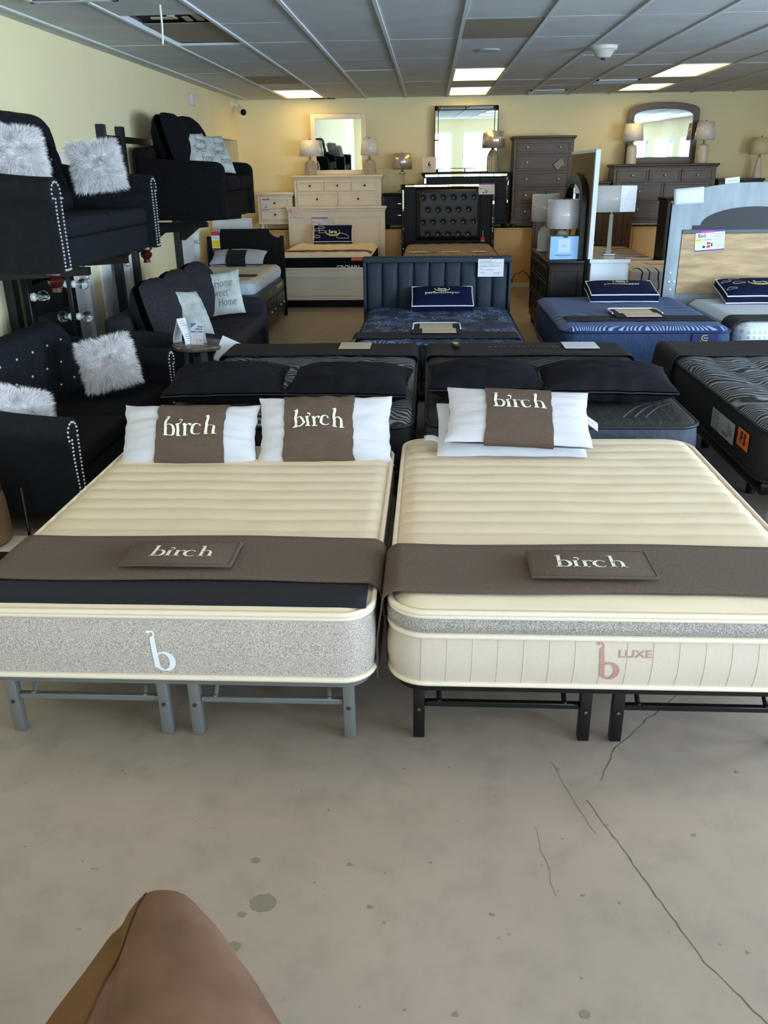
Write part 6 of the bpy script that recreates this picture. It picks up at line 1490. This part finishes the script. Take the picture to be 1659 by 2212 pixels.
gusset_pillow('navy pillow with white piping on the striped mattress', (2.22, 13.80, 0.76), (math.radians(10), 0, 0), 0.62, 0.40, 0.14, 81, False)
flat_card('paper_card', 'cream card on the striped mattress', 'card', 2.55, 12.45, 0.692, 0.26, 0.16, 0.1)
LINED = wave_mat('white_black_lines', (60, 62, 72), (226, 224, 222), 4.0, 0.16, 2.5, 0.9, 0.8, 0.05, 0.10, bump=0.1)
leg_base('black base under the white lined mattress', (3.30, 11.18, 0), 1.5, 0.86, 0.30, BLACKM, 0.10, 0.10)
mattress('mattress', 'white mattress with curving black lines left of the arched bed', (3.30, 11.18, 0.305), 1.62, 0.92, 0.40, 0.14, LINED, LINED, mat('white_cord', (220, 218, 214), 0.7), None, 40, 24, 0.06, 0.12, pipes=[])
flat_card('paper_card', 'cream card on the white lined mattress', 'card', 2.93, 11.16, 0.710, 0.38, 0.22, 0.12)
b = MB(); b.ball((0, 0, 0), 0.11, 16, sz=0.55); o = link('dark_cushion', b, mat('dark_cushion_cloth', (40, 46, 54), 0.85)); 
bpy.data.objects.remove(o)
case('chest_of_drawers', 'dark brown chest standing behind the arched headboard', 'chest', (3.62, 12.02, 0), 0.92, 1.46, 0.44, [(1, 1)] * 5, ESPR, NICKEL, two=True)

# box by the orange-sticker mattress at the right edge
b = MB(); b.box(-0.10, 0.10, -0.012, 0.012, 0, 0.20, 0.003, 1); o = link('grey_card_board', b, mat('grey_board', (104, 102, 96), 0.6)); o.location = (1.72, 3.80, 0.12); o.rotation_euler = (math.radians(-52), 0, math.radians(-30)); tag(o, 'grey board leaning in the dark by the right cream bed', 'board')
t = thing('black_case', 'black upright case at the right picture edge beside the right cream bed', 'case', (1.96, 3.62, 0))
b = MB(); b.box(-0.14, 0.20, -0.16, 0.16, 0.02, 0.42, 0.02, 3); link('body', b, BLKFAB, t)
for x in (-0.1, 0.16): b = MB(); b.box(x - 0.02, x + 0.02, -0.12, 0.12, 0.0, 0.022); link('foot', b, BLKWOOD, t, 0)
# ================================================================== suede recliner in the foreground
t = thing('recliner', 'brown suede recliner arm rising into the bottom left of the picture', 'recliner', (-0.41, 0.49, 0))
# stations along the arm: y, centre x, half width, top z
ST = [(-0.55, 0.02, 0.285, 0.72), (-0.2, 0.02, 0.285, 0.73), (0.1, 0.025, 0.28, 0.745), (0.25, 0.03, 0.255, 0.75), (0.36, 0.02, 0.215, 0.75), (0.45, 0.0, 0.165, 0.74), (0.53, -0.025, 0.12, 0.72), (0.585, -0.045, 0.088, 0.69), (0.615, -0.055, 0.06, 0.65), (0.63, -0.06, 0.025, 0.60)]
def arm(u, v):
    f = v * (len(ST) - 1); i = min(len(ST) - 2, int(f)); q = f - i
    y, cx_, hw_, zt = [ST[i][k] + (ST[i + 1][k] - ST[i][k]) * q for k in range(4)]
    a = PI * u; s_ = -math.cos(a)
    x = cx_ + hw_ * math.copysign(abs(s_) ** 0.8, s_)
    z = zt - 0.30 * (1 - math.sin(a) ** 0.7) + 0.004 * noise.noise(Vector((x * 12, y * 9, 0)))
    seamx = -0.04 - 0.06 * v
    z -= 0.012 * math.exp(-((x - cx_ - seamx) / 0.012) ** 2) * (1 if v < 0.93 else 0)
    return (x, y, z)
b = MB(); b.grid(lambda u, v: arm(0.40 + 0.60 * u, v), 44, 60); link('arm_pad', b, SUEDE, t, 80)
b = MB(); b.grid(lambda u, v: arm(0.40 * u, v), 26, 60); link('arm_side', b, SUEDEG, t, 80)
b = MB()
b.tube([(arm(0.40 - 0.0 * k, 0.05 + 0.85 * k / 30)[0], arm(0.40, 0.05 + 0.85 * k / 30)[1], arm(0.40, 0.05 + 0.85 * k / 30)[2] + 0.001) for k in range(31)], 0.0018, 6); link('seam', b, SUEDED, t)
b = MB(); b.box(-0.20, 0.24, -0.75, 0.42, 0.03, 0.46, 0.05, 4); link('side_panel', b, SUEDED, t)
b = MB(); b.grid(lambda u, v: (-0.235 + 0.10 * v ** 1.5 + 0.02 * math.sin(PI * u), -0.6 + 1.02 * v, 0.35 + 0.30 * u - 0.05 * v), 8, 20); link('outer_welt', b, SUEDED, t, 60, 0.02)
for x in (-0.15, 0.2):
    for y in (-0.68, 0.34): b = MB(); b.box(x - 0.03, x + 0.03, y - 0.03, y + 0.03, 0, 0.035); link('foot', b, BLKWOOD, t, 0)
